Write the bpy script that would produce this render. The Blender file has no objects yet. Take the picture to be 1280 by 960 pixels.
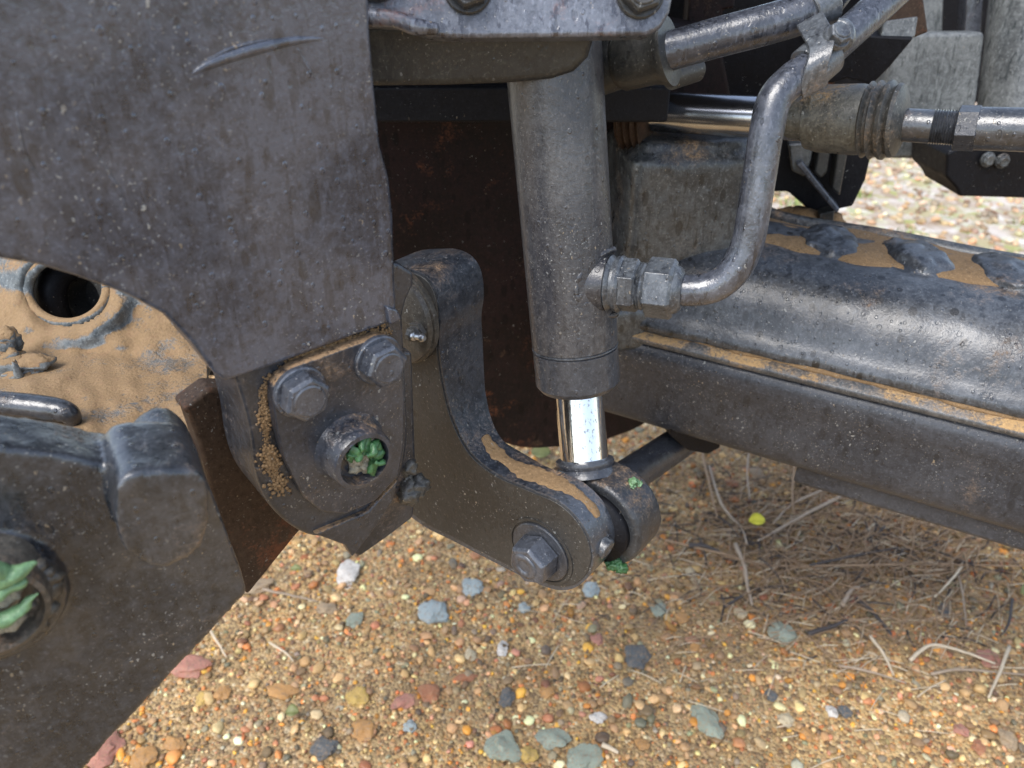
import bpy, bmesh, math, random
import numpy as np
from mathutils import Vector, Matrix, noise
R = math.radians
random.seed(7); rng = np.random.default_rng(7)
sc = bpy.context.scene
COL = sc.collection

# ------------------------------------------------------------------ camera
PITCH = R(32); F = 1000.0; CH = 1.0
cam_d = bpy.data.cameras.new('camera'); cam = bpy.data.objects.new('camera', cam_d); COL.objects.link(cam)
cam.location = (0, 0, CH); cam.rotation_euler = (R(90) - PITCH, 0, 0)
cam_d.sensor_width = 36; cam_d.lens = 36 * F / 1280
cam_d.clip_start = .02; cam_d.clip_end = 500
cam_d.dof.use_dof = True; cam_d.dof.focus_distance = .60; cam_d.dof.aperture_fstop = 8.0
sc.camera = cam
# ------------------------------------------------------------------ light
w = bpy.data.worlds.new('World'); sc.world = w; w.use_nodes = True
nt = w.node_tree; nt.nodes.clear()
out = nt.nodes.new('ShaderNodeOutputWorld'); bg = nt.nodes.new('ShaderNodeBackground')
sky = nt.nodes.new('ShaderNodeTexSky'); sky.sky_type = 'NISHITA'; sky.sun_disc = False
SUN_EL, SUN_AZ = R(56), R(222)          # azimuth measured from +Y towards +X
sky.sun_elevation = SUN_EL; sky.sun_rotation = SUN_AZ; sky.dust_density = 1.2; sky.air_density = 1; sky.ozone_density = 1
hs = nt.nodes.new('ShaderNodeHueSaturation'); hs.inputs['Saturation'].default_value = .72
nt.links.new(sky.outputs[0], hs.inputs['Color']); nt.links.new(hs.outputs[0], bg.inputs[0])
bg.inputs[1].default_value = .15; nt.links.new(bg.outputs[0], out.inputs[0])
sd = bpy.data.lights.new('sun', 'SUN'); sd.energy = 1.35; sd.angle = R(32); sd.color = (1, .97, .93)
so = bpy.data.objects.new('sun', sd); COL.objects.link(so)
sdir = Vector((math.sin(SUN_AZ) * math.cos(SUN_EL), math.cos(SUN_AZ) * math.cos(SUN_EL), math.sin(SUN_EL)))
so.rotation_euler = sdir.to_track_quat('Z', 'Y').to_euler(); so.location = (1, -1, 3)
sc.view_settings.view_transform = 'Standard'; sc.view_settings.look = 'None'
sc.cycles.max_bounces = 5; sc.cycles.diffuse_bounces = 3; sc.cycles.glossy_bounces = 3; sc.cycles.transmission_bounces = 2
sc.view_settings.gamma = 1; sc.view_settings.exposure = 1.22

# ------------------------------------------------------------------ picture <-> world
FW = Vector((0, math.cos(PITCH), -math.sin(PITCH))); UP = Vector((0, math.sin(PITCH), math.cos(PITCH))); RT = Vector((1, 0, 0))
C0 = Vector((0, 0, CH)); Z = Vector((0, 0, 1))
def ray(px, py): return FW + RT * ((px - 640) / F) + UP * ((480 - py) / F)
def P(px, py, z): return C0 + ray(px, py) * z
class Plane:
    def __init__(s, pt, n): s.p = Vector(pt); s.n = Vector(n).normalized()
    def off(s, d): return Plane(s.p + s.n * d, s.n)
    def hit(s, px, py):
        r = ray(px, py); t = (s.p - C0).dot(s.n) / r.dot(s.n); return C0 + r * t
GROUND = Plane((0, 0, 0), (0, 0, 1))

# ------------------------------------------------------------------ materials
def nodes(name):
    m = bpy.data.materials.new(name); m.use_nodes = True
    t = m.node_tree; t.nodes.clear()
    o = t.nodes.new('ShaderNodeOutputMaterial'); b = t.nodes.new('ShaderNodeBsdfPrincipled')
    t.links.new(b.outputs[0], o.inputs[0]); return m, t, b
def c4(c): return (c[0], c[1], c[2], 1)
class NB:
    def __init__(s, t): s.t = t
    def n(s, k, **kw):
        x = s.t.nodes.new(k)
        for a, v in kw.items(): setattr(x, a, v)
        return x
    def l(s, a, b): s.t.links.new(a, b)
    def noise(s, vec, scale, detail=4, rough=.55):
        x = s.n('ShaderNodeTexNoise'); x.inputs['Scale'].default_value = scale; x.inputs['Detail'].default_value = detail
        x.inputs['Roughness'].default_value = rough; s.l(vec, x.inputs['Vector']); return x.outputs['Fac']
    def math(s, op, a, b=None, clamp=False):
        x = s.n('ShaderNodeMath', operation=op, use_clamp=clamp)
        for i, v in enumerate((a, b)):
            if v is None: continue
            if isinstance(v, (int, float)): x.inputs[i].default_value = v
            else: s.l(v, x.inputs[i])
        return x.outputs[0]
    def rng(s, v, a, b, c=0., d=1.):
        x = s.n('ShaderNodeMapRange', interpolation_type='SMOOTHSTEP')
        s.l(v, x.inputs[0])
        for i, q in enumerate((a, b, c, d)): x.inputs[i + 1].default_value = q
        return x.outputs[0]
    def mix(s, f, a, b):
        x = s.n('ShaderNodeMix', data_type='RGBA')
        if isinstance(f, (int, float)): x.inputs[0].default_value = f
        else: s.l(f, x.inputs[0])
        for i, v in ((6, a), (7, b)):
            if isinstance(v, tuple): x.inputs[i].default_value = c4(v)
            else: s.l(v, x.inputs[i])
        return x.outputs[2]
    def mapv(s, vec, sc_, rot=(0, 0, 0), loc=(0, 0, 0)):
        x = s.n('ShaderNodeMapping'); s.l(vec, x.inputs[0]); x.inputs['Scale'].default_value = sc_
        x.inputs['Rotation'].default_value = rot; x.inputs['Location'].default_value = loc; return x.outputs[0]
MUD = (.36, .225, .115)
def grime(name, base, film, film_amt=.5, speck=.5, streak=.4, streak_col=None, mud=0., mud_up=0., rust=0.,
          rough=(.38, .62), drops=.3, bump=.5, spec=.5, metal=0., blotch=0., seed=0., mud_col=MUD, freq=1., coat=.25):
    """wet, dusty painted metal: paint, dust film, runs, pale specks, mud lying on top faces, rust"""
    base = tuple(x * .8 for x in base); film = tuple(x * .80 for x in film)
    m, t, b = nodes(name); k = NB(t)
    g = k.n('ShaderNodeNewGeometry'); pos = k.mapv(g.outputs['Position'], (freq,) * 3, loc=(seed, seed * 1.7, seed * .6)); nrm = g.outputs['Normal']
    nA = k.noise(pos, 11, 4); nB_ = k.noise(pos, 130, 4, .75); nC = k.noise(pos, 420, 3, .6)
    stv = k.mapv(pos, (1, 1, .16), rot=(R(6), R(5), 0)); nS = k.noise(stv, 170, 4, .65)
    stv2 = k.mapv(pos, (1, 1, .22), rot=(R(6), R(4), 0)); nS2 = k.noise(stv2, 330, 3, .5)
    f = k.rng(k.math('ADD', k.math('MULTIPLY', nA, .42), k.math('MULTIPLY', nB_, .58)), .39, .61, 0, film_amt)
    col = k.mix(f, base, film)
    col = k.mix(k.rng(nC, .56, .72, 0, .5), col, tuple(min(1, x * 1.8) for x in film)); col = k.mix(k.rng(nC, .30, .44, .55, 0), col, tuple(x * .4 for x in base))
    v5 = k.n('ShaderNodeTexVoronoi'); v5.inputs['Scale'].default_value = 150; k.l(k.mapv(pos, (1, 1, .5), rot=(R(12), R(9), 0), loc=(7, 2, 5)), v5.inputs['Vector'])
    s5 = k.n('ShaderNodeSeparateColor'); k.l(v5.outputs['Color'], s5.inputs[0])
    pit = k.rng(k.math('SUBTRACT', k.rng(s5.outputs[1], .55, 1, 0, .36), v5.outputs['Distance']), 0, .1)
    col = k.mix(k.math('MULTIPLY', pit, .6 * film_amt), col, tuple(x * .5 for x in base))
    # runs of water through the film
    sm = k.math('MULTIPLY', k.rng(nS, .55, .63), streak)
    sm2 = k.math('MULTIPLY', k.rng(nS2, .6, .68), streak * .6)
    dark = streak_col or tuple(x * .55 for x in base)
    col = k.mix(sm, col, dark); col = k.mix(sm2, col, tuple(min(1, x * 1.35) for x in film))
    if blotch:
        v = k.n('ShaderNodeTexVoronoi'); v.inputs['Scale'].default_value = 88; v.inputs['Randomness'].default_value = 1
        k.l(k.mapv(pos, (1, 1, .42), rot=(R(10), R(8), 0)), v.inputs['Vector'])
        sp = k.n('ShaderNodeSeparateColor'); k.l(v.outputs['Color'], sp.inputs[0])
        r_ = k.rng(sp.outputs[0], .2, 1, 0, .38)
        bm = k.rng(k.math('SUBTRACT', r_, v.outputs['Distance']), 0, .05, 0, blotch)
        col = k.mix(bm, col, tuple(x * .35 for x in base))
    # pale specks
    v = k.n('ShaderNodeTexVoronoi'); v.inputs['Scale'].default_value = 290
    wz = k.n('ShaderNodeTexNoise'); wz.inputs['Scale'].default_value = 330; wz.inputs['Detail'].default_value = 2; k.l(pos, wz.inputs['Vector'])
    wv = k.n('ShaderNodeVectorMath', operation='SCALE'); k.l(wz.outputs['Color'], wv.inputs[0]); wv.inputs['Scale'].default_value = .0042
    wa = k.n('ShaderNodeVectorMath', operation='ADD'); k.l(pos, wa.inputs[0]); k.l(wv.outputs[0], wa.inputs[1]); wpos = wa.outputs[0]
    k.l(k.mapv(wpos, (1, 1, .6)), v.inputs['Vector'])
    sp = k.n('ShaderNodeSeparateColor'); k.l(v.outputs['Color'], sp.inputs[0])
    r_ = k.rng(sp.outputs[0], 1 - speck * .34, 1, 0, .30)
    spm = k.rng(k.math('SUBTRACT', r_, v.outputs['Distance']), 0, .06)
    v2 = k.n('ShaderNodeTexVoronoi'); v2.inputs['Scale'].default_value = 620; k.l(wpos, v2.inputs['Vector'])
    sp2 = k.n('ShaderNodeSeparateColor'); k.l(v2.outputs['Color'], sp2.inputs[0])
    r2 = k.rng(sp2.outputs[0], 1 - speck * .62, 1, 0, .4)
    spm2 = k.rng(k.math('SUBTRACT', r2, v2.outputs['Distance']), 0, .1)
    patch = k.rng(k.noise(pos, 14, 4, .6), .40, .64, .04, 1)
    spm = k.math('MULTIPLY', k.math('MAXIMUM', spm, k.math('MULTIPLY', spm2, .8)), patch)
    sc_col = k.mix(k.rng(sp.outputs[1], .6, .95), (.30, .30, .28), (.32, .25, .16))
    col = k.mix(k.math('MULTIPLY', spm, .8), col, sc_col)
    if rust:
        rm = k.rng(k.math('ADD', k.math('MULTIPLY', k.noise(pos, 16, 6, .7), .8), k.math('MULTIPLY', nC, .2)), .62 - rust * .2, .72 - rust * .1)
        col = k.mix(k.math('MULTIPLY', rm, .85), col, k.mix(nB_, (.09, .028, .016), (.19, .07, .03)))
    mm = None
    if mud or mud_up:
        nM = k.math('ADD', k.math('MULTIPLY', k.noise(pos, 17, 5, .6), .72), k.math('MULTIPLY', nB_, .28))
        sx = k.n('ShaderNodeSeparateXYZ'); k.l(nrm, sx.inputs[0])
        upf = k.rng(sx.outputs[2], .15, .8, 0, mud_up * .34)
        thr = k.math('ADD', k.math('ADD', nM, upf), mud * .25)
        thr = k.math('ADD', thr, k.math('MULTIPLY', k.math('SUBTRACT', nC, .5), .22))
        mm = k.math('MAXIMUM', k.rng(thr, .60, .74), k.rng(thr, .54, .70, 0, .30))
        mcol = k.mix(nC, tuple(x * .62 for x in mud_col), tuple(x * 1.1 for x in mud_col))
        mcol = k.mix(k.rng(nB_, .5, .75, 0, .35), mcol, (.25, .12, .06))
        col = k.mix(k.math('MULTIPLY', mm, .93), col, mcol)
    k.l(col, b.inputs['Base Color'])
    ro = k.rng(k.math('ADD', k.math('MULTIPLY', nB_, .5), k.math('MULTIPLY', nA, .5)), .35, .65, rough[0], rough[1])
    ro = k.math('SUBTRACT', ro, k.math('MULTIPLY', sm, .15))
    if mm is not None: ro = k.math('MAXIMUM', ro, k.math('MULTIPLY', mm, .85))
    # droplets
    h = k.math('ADD', k.math('MULTIPLY', nB_, .5), k.math('MULTIPLY', nC, .22))
    h = k.math('ADD', h, k.math('MULTIPLY', spm, .35)); h = k.math('SUBTRACT', h, k.math('MULTIPLY', pit, .25))
    if drops:
        v3 = k.n('ShaderNodeTexVoronoi'); v3.inputs['Scale'].default_value = 190; k.l(k.mapv(pos, (1, 1, .75), loc=(3, 1, 2)), v3.inputs['Vector'])
        sp3 = k.n('ShaderNodeSeparateColor'); k.l(v3.outputs['Color'], sp3.inputs[0])
        r3 = k.rng(sp3.outputs[2], 1 - drops, 1, 0, .34)
        dm = k.rng(k.math('SUBTRACT', r3, v3.outputs['Distance']), 0, .14)
        h = k.math('ADD', h, k.math('MULTIPLY', dm, .6))
        ro = k.math('SUBTRACT', ro, k.math('MULTIPLY', dm, .25), True)
    if mm is not None: h = k.math('ADD', h, k.math('MULTIPLY', mm, k.math('ADD', .5, nC)))
    k.l(ro, b.inputs['Roughness'])
    bp = k.n('ShaderNodeBump'); bp.inputs['Strength'].default_value = bump; bp.inputs['Distance'].default_value = .0016
    k.l(h, bp.inputs['Height']); k.l(bp.outputs[0], b.inputs['Normal'])
    b.inputs['Specular IOR Level'].default_value = spec; b.inputs['Metallic'].default_value = metal
    cw = k.rng(nA, .4, .6, coat * .35, coat)
    if mm is not None: cw = k.math('MULTIPLY', cw, k.math('SUBTRACT', 1, mm))
    k.l(cw, b.inputs['Coat Weight']); b.inputs['Coat Roughness'].default_value = .16; b.inputs['Coat IOR'].default_value = 1.45 + .45 * coat
    k.l(bp.outputs[0], b.inputs['Coat Normal'])
    return m
M = {}
M['panel'] = grime('panel_paint', (.026, .031, .046), (.082, .095, .130), .85, .55, .45, mud=-.4, rough=(.26, .46), drops=.5, blotch=.5, coat=.7, bump=.5)
M['lug'] = grime('lug_paint', (.018, .021, .028), (.055, .061, .075), .6, .7, .2, mud=.03, mud_up=.5, rough=(.30, .52), drops=.3, coat=.45)
M['keeper'] = grime('keeper_paint', (.024, .028, .038), (.062, .070, .090), .6, .6, .15, mud=-.12, mud_up=.5, rough=(.28, .44), drops=.25, seed=3, coat=.5)
M['bolt'] = grime('bolt_paint', (.04, .045, .058), (.105, .116, .14), .7, .4, .2, rough=(.28, .44), drops=.3, coat=.6)
M['lower'] = grime('lower_cast', (.017, .020, .025), (.060, .065, .076), .75, .6, .35, mud=-.12, mud_up=.2, rough=(.26, .48), drops=.35, seed=5, coat=.7)
M['armface'] = grime('arm_face', (.024, .023, .022), (.060, .055, .048), .6, .3, .1, mud=-.5, rough=(.45, .65), drops=0, seed=2)
M['arm'] = grime('arm_paint', (.024, .028, .036), (.080, .090, .108), .7, .65, .2, mud=-.14, mud_up=.3, rough=(.30, .48), drops=.35, seed=8, coat=.6)
M['barrel'] = grime('barrel_paint', (.040, .040, .046), (.105, .100, .098), .6, .7, .5, mud=-.25, rough=(.30, .48), drops=.25, seed=1, coat=.4)
M['gland'] = grime('gland_paint', (.034, .037, .045), (.080, .084, .095), .5, .5, .15, mud=-.2, rough=(.30, .46), drops=.2, seed=4, coat=.4)
M['eye'] = grime('eye_paint', (.028, .030, .034), (.075, .08, .085), .6, .6, .2, mud=0, mud_up=.3, rough=(.32, .55), drops=.2, seed=6)
M['pipe'] = grime('pipe_paint', (.040, .044, .056), (.105, .114, .138), .8, .25, .8, mud=-.3, rough=(.28, .44), drops=.3, seed=9, coat=.8)
M['fitting'] = grime('fitting_metal', (.040, .044, .052), (.135, .148, .16), .75, .45, .6, mud=-.1, rough=(.30, .48), drops=.3, seed=11, coat=.5)
M['beam'] = grime('beam_paint', (.022, .025, .030), (.100, .110, .124), .75, .4, .6, mud=-.12, mud_up=.1, rough=(.34, .50), drops=.6, blotch=1., seed=12, coat=.45, spec=.6)
M['web'] = grime('web_paint', (.027, .030, .038), (.068, .073, .086), .6, .7, .25, mud=-.2, rough=(.34, .54), drops=.3, blotch=.5, seed=13)
M['flange'] = grime('flange_paint', (.07, .075, .08), (.2, .2, .2), .7, .4, .3, mud=.04, mud_up=.4, rough=(.34, .54), drops=.3, seed=14, mud_col=(.5, .31, .13))
M['block'] = grime('block_paint', (.030, .032, .034), (.135, .145, .145), .65, .3, .7, mud=-.04, mud_up=.25, rough=(.34, .52), drops=.3, blotch=.8, seed=15, coat=.4)
M['wetpanel'] = grime('wet_grey', (.085, .09, .09), (.22, .23, .225), .8, .1, .95, streak_col=(.04, .045, .045), rough=(.35, .6), drops=.1, seed=16)
M['wetsteel'] = grime('wet_steel', (.04, .042, .055), (.15, .165, .20), .8, .3, 1., streak_col=(.02, .02, .028), rust=.7, rough=(.3, .5), drops=.3, seed=17, coat=.7)
M['dark'] = grime('dark_cast', (.022, .022, .022), (.06, .058, .048), .6, .4, .3, mud=-.2, rough=(.4, .6), drops=.1, seed=18)
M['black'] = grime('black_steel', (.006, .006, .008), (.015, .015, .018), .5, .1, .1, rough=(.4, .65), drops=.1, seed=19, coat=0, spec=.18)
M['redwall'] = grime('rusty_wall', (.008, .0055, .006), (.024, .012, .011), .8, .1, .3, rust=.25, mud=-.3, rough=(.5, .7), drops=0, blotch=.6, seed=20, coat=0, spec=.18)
M['brownwall'] = grime('brown_wall', (.05, .03, .02), (.09, .06, .04), .6, .3, .3, rust=.5, mud=.0, rough=(.5, .7), drops=0, seed=21, coat=0, spec=.18)
M['rubber'] = grime('boot_rubber', (.035, .034, .03), (.12, .115, .1), .7, .3, .4, mud=0, mud_up=.2, rough=(.45, .65), drops=.1, seed=22)
M['joint'] = grime('joint_cast', (.05, .047, .038), (.15, .145, .12), .75, .4, .4, mud=.14, mud_up=.15, rough=(.36, .55), drops=.3, seed=23, mud_col=(.30, .19, .08))
M['pale'] = grime('pale_cast', (.10, .12, .13), (.28, .31, .315), .8, .2, .3, mud=-.07, mud_up=.8, rough=(.45, .7), drops=.1, seed=24, mud_col=(.31, .195, .09))
M['sand'] = grime('sand', (.24, .145, .065), (.34, .215, .105), .7, .6, 0, mud=.1, rough=(.8, .95), drops=0, seed=25, bump=1, mud_col=(.32, .20, .09), coat=0)
M['boss'] = grime('boss_cast', (.055, .048, .040), (.13, .12, .10), .7, .5, .3, mud=.1, mud_up=.1, rough=(.4, .6), drops=.1, seed=26, mud_col=(.24, .14, .07))
def simple(name, col, rough=.5, metal=0., var=.3, scale=60, bump=.3):
    m, t, b = nodes(name); k = NB(t); g = k.n('ShaderNodeNewGeometry'); n_ = k.noise(g.outputs['Position'], scale, 5, .6)
    k.l(k.mix(n_, tuple(x * (1 - var) for x in col), tuple(min(1, x * (1 + var)) for x in col)), b.inputs['Base Color'])
    b.inputs['Roughness'].default_value = rough; b.inputs['Metallic'].default_value = metal
    bp = k.n('ShaderNodeBump'); bp.inputs['Strength'].default_value = bump; bp.inputs['Distance'].default_value = .001
    k.l(n_, bp.inputs['Height']); k.l(bp.outputs[0], b.inputs['Normal']); return m
M['grease'] = simple('green_grease', (.045, .125, .045), .3, 0, .75, 300, .8)
M['grease_pale'] = simple('pale_green_grease', (.14, .25, .12), .3, 0, .8, 320, .8)
M['grit'] = simple('gritty_dirt', (.30, .27, .2), .85, 0, .7, 700, 1)
M['chrome'] = simple('chrome', (.80, .80, .80), .09, 1, .06, 40, .05)
M['chrome_dull'] = simple('dull_chrome', (.45, .46, .48), .2, 1, .3, 60, .1)
m, t, b = nodes('scratched_chrome'); k = NB(t); g = k.n('ShaderNodeNewGeometry'); n1 = k.noise(k.mapv(g.outputs['Position'], (1, 1, .004), rot=(0, R(3), 0)), 500, 3, .6); n2 = k.noise(g.outputs['Position'], 240, 4, .7)
k.l(k.mix(k.rng(n1, .55, .68), (.80, .80, .79), (.35, .33, .30)), b.inputs['Base Color']); b.inputs['Metallic'].default_value = 1; k.l(k.math('ADD', k.rng(n1, .35, .7, .07, .24), k.rng(n2, .62, .75, 0, .06)), b.inputs['Roughness']); M['chrome'] = m
M['zinc'] = simple('zinc', (.5, .5, .5), .3, .9, .2, 300, .2)

# ------------------------------------------------------------------ object helpers
WL = {}
def props(o, label=None, cat=None, group=None, kind=None):
    if label: o['label'] = label
    if cat: o['category'] = cat
    if group: o['group'] = group
    if kind: o['kind'] = kind
    return o
def thing(name, label, cat, loc, group=None):
    o = bpy.data.objects.new(name, None); COL.objects.link(o); o.location = loc; o.empty_display_size = .02
    WL[o.name] = Vector(loc); return props(o, label, cat, group)
def link(name, me, mat, parent=None, smooth=True):
    n = len(me.vertices); co = np.empty(n * 3, 'f'); me.vertices.foreach_get('co', co); co = co.reshape(-1, 3)
    c = Vector(co.mean(0)); co -= np.array(c, 'f'); me.vertices.foreach_set('co', co.ravel())
    if smooth: me.polygons.foreach_set('use_smooth', [True] * len(me.polygons))
    if mat: me.materials.append(mat)
    me.update()
    o = bpy.data.objects.new(name, me); COL.objects.link(o); WL[o.name] = c
    if parent: o.parent = parent; o.location = c - WL[parent.name]
    else: o.location = c
    return o
def bm_me(bm, name):
    bmesh.ops.recalc_face_normals(bm, faces=bm.faces[:]); me = bpy.data.meshes.new(name); bm.to_mesh(me); bm.free(); return me
def bevel(o, wd, seg=3, ang=32):
    m = o.modifiers.new('bevel', 'BEVEL'); m.width = wd; m.segments = seg; m.limit_method = 'ANGLE'; m.angle_limit = R(ang); m.harden_normals = True
    return o
def catmull(pts, sub=5, closed=True):
    n = len(pts); outp = []
    for i in range(n if closed else n - 1):
        g = (lambda j: pts[j % n]) if closed else (lambda j: pts[max(0, min(n - 1, j))])
        p0, p1, p2, p3 = g(i - 1), g(i), g(i + 1), g(i + 2)
        for s in range(sub):
            t = s / sub
            outp.append(tuple(.5 * ((2 * b) + (-a + c) * t + (2 * a - 5 * b + 4 * c - d) * t * t + (-a + 3 * b - 3 * c + d) * t ** 3) for a, b, c, d in zip(p0, p1, p2, p3)))
    if not closed: outp.append(tuple(pts[-1]))
    return outp
def add_prism(bm, pts, vec):
    a = [bm.verts.new(p) for p in pts]; b = [bm.verts.new(Vector(p) + Vector(vec)) for p in pts]
    bm.faces.new(a); bm.faces.new(b[::-1]); n = len(a)
    for i in range(n): bm.faces.new((a[i], b[i], b[(i + 1) % n], a[(i + 1) % n]))
def frame(ax, hint=Z):
    ax = Vector(ax).normalized(); u = ax.cross(hint)
    if u.length < 1e-3: u = ax.cross(Vector((1, 0, 0)))
    u.normalize(); return u, ax.cross(u).normalized(), ax
def add_lathe(bm, o, ax, prof, seg=40, phase=0., wob=0.):
    """prof: (distance along axis, radius) from start to end; ends closed"""
    u, v, ax = frame(ax); o = Vector(o); rings = []
    for d, r in prof:
        rings.append([bm.verts.new(o + ax * d + (u * math.cos(2 * math.pi * i / seg + phase) + v * math.sin(2 * math.pi * i / seg + phase)) * max(r, 1e-5) * (1 + wob * noise.noise(Vector((i * .7, d * 90, 0))))) for i in range(seg)])
    for a, b in zip(rings, rings[1:]):
        for i in range(seg): bm.faces.new((a[i], a[(i + 1) % seg], b[(i + 1) % seg], b[i]))
    bm.faces.new(rings[0][::-1]); bm.faces.new(rings[-1])
def add_tube(bm, pts, rad, seg=16, sub=6, smooth=True):
    pts = [tuple(p) for p in pts]
    rr = rad if isinstance(rad, (list, tuple)) else [rad] * len(pts)
    if smooth: q = catmull([p + (r,) for p, r in zip(pts, rr)], sub, False)
    else: q = [p + (r,) for p, r in zip(pts, rr)]
    ps = [Vector(x[:3]) for x in q]; rs = [x[3] for x in q]; rings = []
    t0 = (ps[1] - ps[0]).normalized(); u = frame(t0)[0]
    for i, p in enumerate(ps):
        t = (ps[min(i + 1, len(ps) - 1)] - ps[max(i - 1, 0)]).normalized()
        u = (u - t * u.dot(t)).normalized(); v = t.cross(u)
        rings.append([bm.verts.new(p + (u * math.cos(2 * math.pi * j / seg) + v * math.sin(2 * math.pi * j / seg)) * rs[i]) for j in range(seg)])
    for a, b in zip(rings, rings[1:]):
        for i in range(seg): bm.faces.new((a[i], a[(i + 1) % seg], b[(i + 1) % seg], b[i]))
    bm.faces.new(rings[0][::-1]); bm.faces.new(rings[-1])
def prism(name, pl, px, t, mat, parent=None, bev=.0015, sub=1, vec=None, seg=3):
    """front outline on a plane given by where it shows, pushed back by its real thickness"""
    if sub > 1: px = catmull(px, sub)
    bm = bmesh.new(); add_prism(bm, [pl.hit(*p) for p in px], vec if vec is not None else -pl.n * t)
    o = link(name, bm_me(bm, name), mat, parent)
    if bev: bevel(o, bev, seg)
    return o
def lathe(name, o, ax, prof, mat, parent=None, seg=40, phase=0., bev=0, smooth=True, wob=0.):
    bm = bmesh.new(); add_lathe(bm, o, ax, prof, seg, phase, wob); ob = link(name, bm_me(bm, name), mat, parent, smooth)
    ob.data.set_sharp_from_angle(angle=R(35))
    if bev: bevel(ob, bev, 2, 30)
    return ob
def tube(name, pts, rad, mat, parent=None, seg=20, sub=8):
    bm = bmesh.new(); add_tube(bm, pts, rad, seg, sub); return link(name, bm_me(bm, name), mat, parent)
def cast(o, voxel=.0025, it=6, disp=0., dscale=.05):
    m = o.modifiers.new('remesh', 'REMESH'); m.mode = 'VOXEL'; m.voxel_size = voxel; m.use_smooth_shade = True
    m = o.modifiers.new('smooth', 'SMOOTH'); m.iterations = it; m.factor = .6
    if disp:
        tx = bpy.data.textures.new('clouds', 'CLOUDS'); tx.noise_scale = dscale; tx.noise_depth = 3
        m = o.modifiers.new('displace', 'DISPLACE'); m.texture = tx; m.strength = disp; m.texture_coords = 'GLOBAL'; m.mid_level = .5
    return o
def add_box(bm, o, dx, dy, dz):
    """box from a corner-centre: o is the centre, dx dy dz half extents (vectors)"""
    o, dx, dy, dz = map(Vector, (o, dx, dy, dz)); add_prism(bm, [o - dx - dy - dz, o + dx - dy - dz, o + dx + dy - dz, o - dx + dy - dz], dz * 2)
def blob(bm, c, r, amp=.35, sub=3, squash=(1, 1, 1), fr=1.5):
    g = bmesh.ops.create_icosphere(bm, subdivisions=sub, radius=1); c = Vector(c); s = Vector((random.random() * 50,) * 3)
    for v in g['verts']:
        n = v.co.copy(); k = r * (1 + amp * noise.fractal(n * fr + s, 1, 2, 4)); v.co = c + Vector((n.x * squash[0], n.y * squash[1], n.z * squash[2])) * k
HEX = None
def hexbolt(name, base, ax, af, h, mat, parent, washer=True, phase=.3):
    r = af / math.sqrt(3)
    o = lathe(name, base, ax, [(0, r), (h * .86, r), (h, r * .86)], mat, parent, 6, phase, .0006, False)
    lathe('bolt_face', Vector(base) + Vector(ax).normalized() * h, ax, [(-.001, af * .40), (.0004, af * .40), (.0010, af * .36), (.0004, af * .2), (.0004, .0005)], mat, o, 28)
    if washer: lathe('washer', Vector(base), ax, [(-.0005, r * 1.12), (.0022, r * 1.12), (.003, r * 1.06)], mat, o, 32)
    return o

# ================================================================== SETTING: ground
def ground_mat():
    m, t, b = nodes('gravel_ground'); k = NB(t); g = k.n('ShaderNodeNewGeometry'); pos = g.outputs['Position']
    v = k.n('ShaderNodeTexVoronoi'); v.inputs['Scale'].default_value = 210; k.l(pos, v.inputs['Vector'])
    v2 = k.n('ShaderNodeTexVoronoi'); v2.inputs['Scale'].default_value = 26; k.l(pos, v2.inputs['Vector'])
    sp = k.n('ShaderNodeSeparateColor'); k.l(v.outputs['Color'], sp.inputs[0]); sp2 = k.n('ShaderNodeSeparateColor'); k.l(v2.outputs['Color'], sp2.inputs[0])
    def ramp(f, stops):
        r = k.n('ShaderNodeValToRGB'); r.color_ramp.interpolation = 'LINEAR'
        e = r.color_ramp.elements
        while len(e) < len(stops): e.new(.5)
        for q, (p_, c_) in zip(e, stops): q.position = p_; q.color = c4(c_)
        k.l(f, r.inputs[0]); return r.outputs[0]
    near = ramp(sp.outputs[0], [(0, (.15, .09, .042)), (.35, (.38, .25, .11)), (.65, (.54, .37, .165)), (.85, (.46, .23, .075)), (1, (.66, .53, .32))])
    far = ramp(sp2.outputs[0], [(0, (.34, .25, .17)), (.4, (.50, .42, .34)), (.7, (.62, .56, .5)), (.85, (.36, .36, .12)), (1, (.7, .66, .6))])
    near = k.mix(k.rng(k.noise(pos, 5, 4), .4, .6, 0, .4), near, (.17, .12, .07)); n1 = k.noise(pos, 3, 5); far = k.mix(k.rng(k.noise(pos, 7, 5, .7), .5, .62), far, (.42, .36, .2))
    far = k.mix(k.rng(k.noise(pos, 16, 5, .7), .6, .68), far, (.2, .27, .06))
    sx = k.n('ShaderNodeSeparateXYZ'); k.l(pos, sx.inputs[0])
    f = k.rng(k.math('ADD', sx.outputs[1], k.math('MULTIPLY', n1, .6)), 2.1, 2.7)
    col = k.mix(f, near, far); k.l(col, b.inputs['Base Color']); b.inputs['Roughness'].default_value = .8
    bp = k.n('ShaderNodeBump'); bp.inputs['Strength'].default_value = .8; bp.inputs['Distance'].default_value = .004
    k.l(k.math('SUBTRACT', 1, v.outputs['Distance']), bp.inputs['Height']); k.l(bp.outputs[0], b.inputs['Normal']); return m
def gh(x, y): return .006 * noise.noise(Vector((x * 3, y * 3, 0))) + .003 * noise.noise(Vector((x * 9, y * 9, 4)))
xs = np.concatenate([np.linspace(-120, -3, 12), np.linspace(-2.6, 3.4, 110), np.linspace(4, 120, 12)])
ys = np.concatenate([np.linspace(-120, -1.5, 10), np.linspace(-1, 4.5, 110), np.linspace(5, 150, 14)])
vs = [(x, y, gh(x, y)) for y in ys for x in xs]; nx = len(xs)
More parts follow.
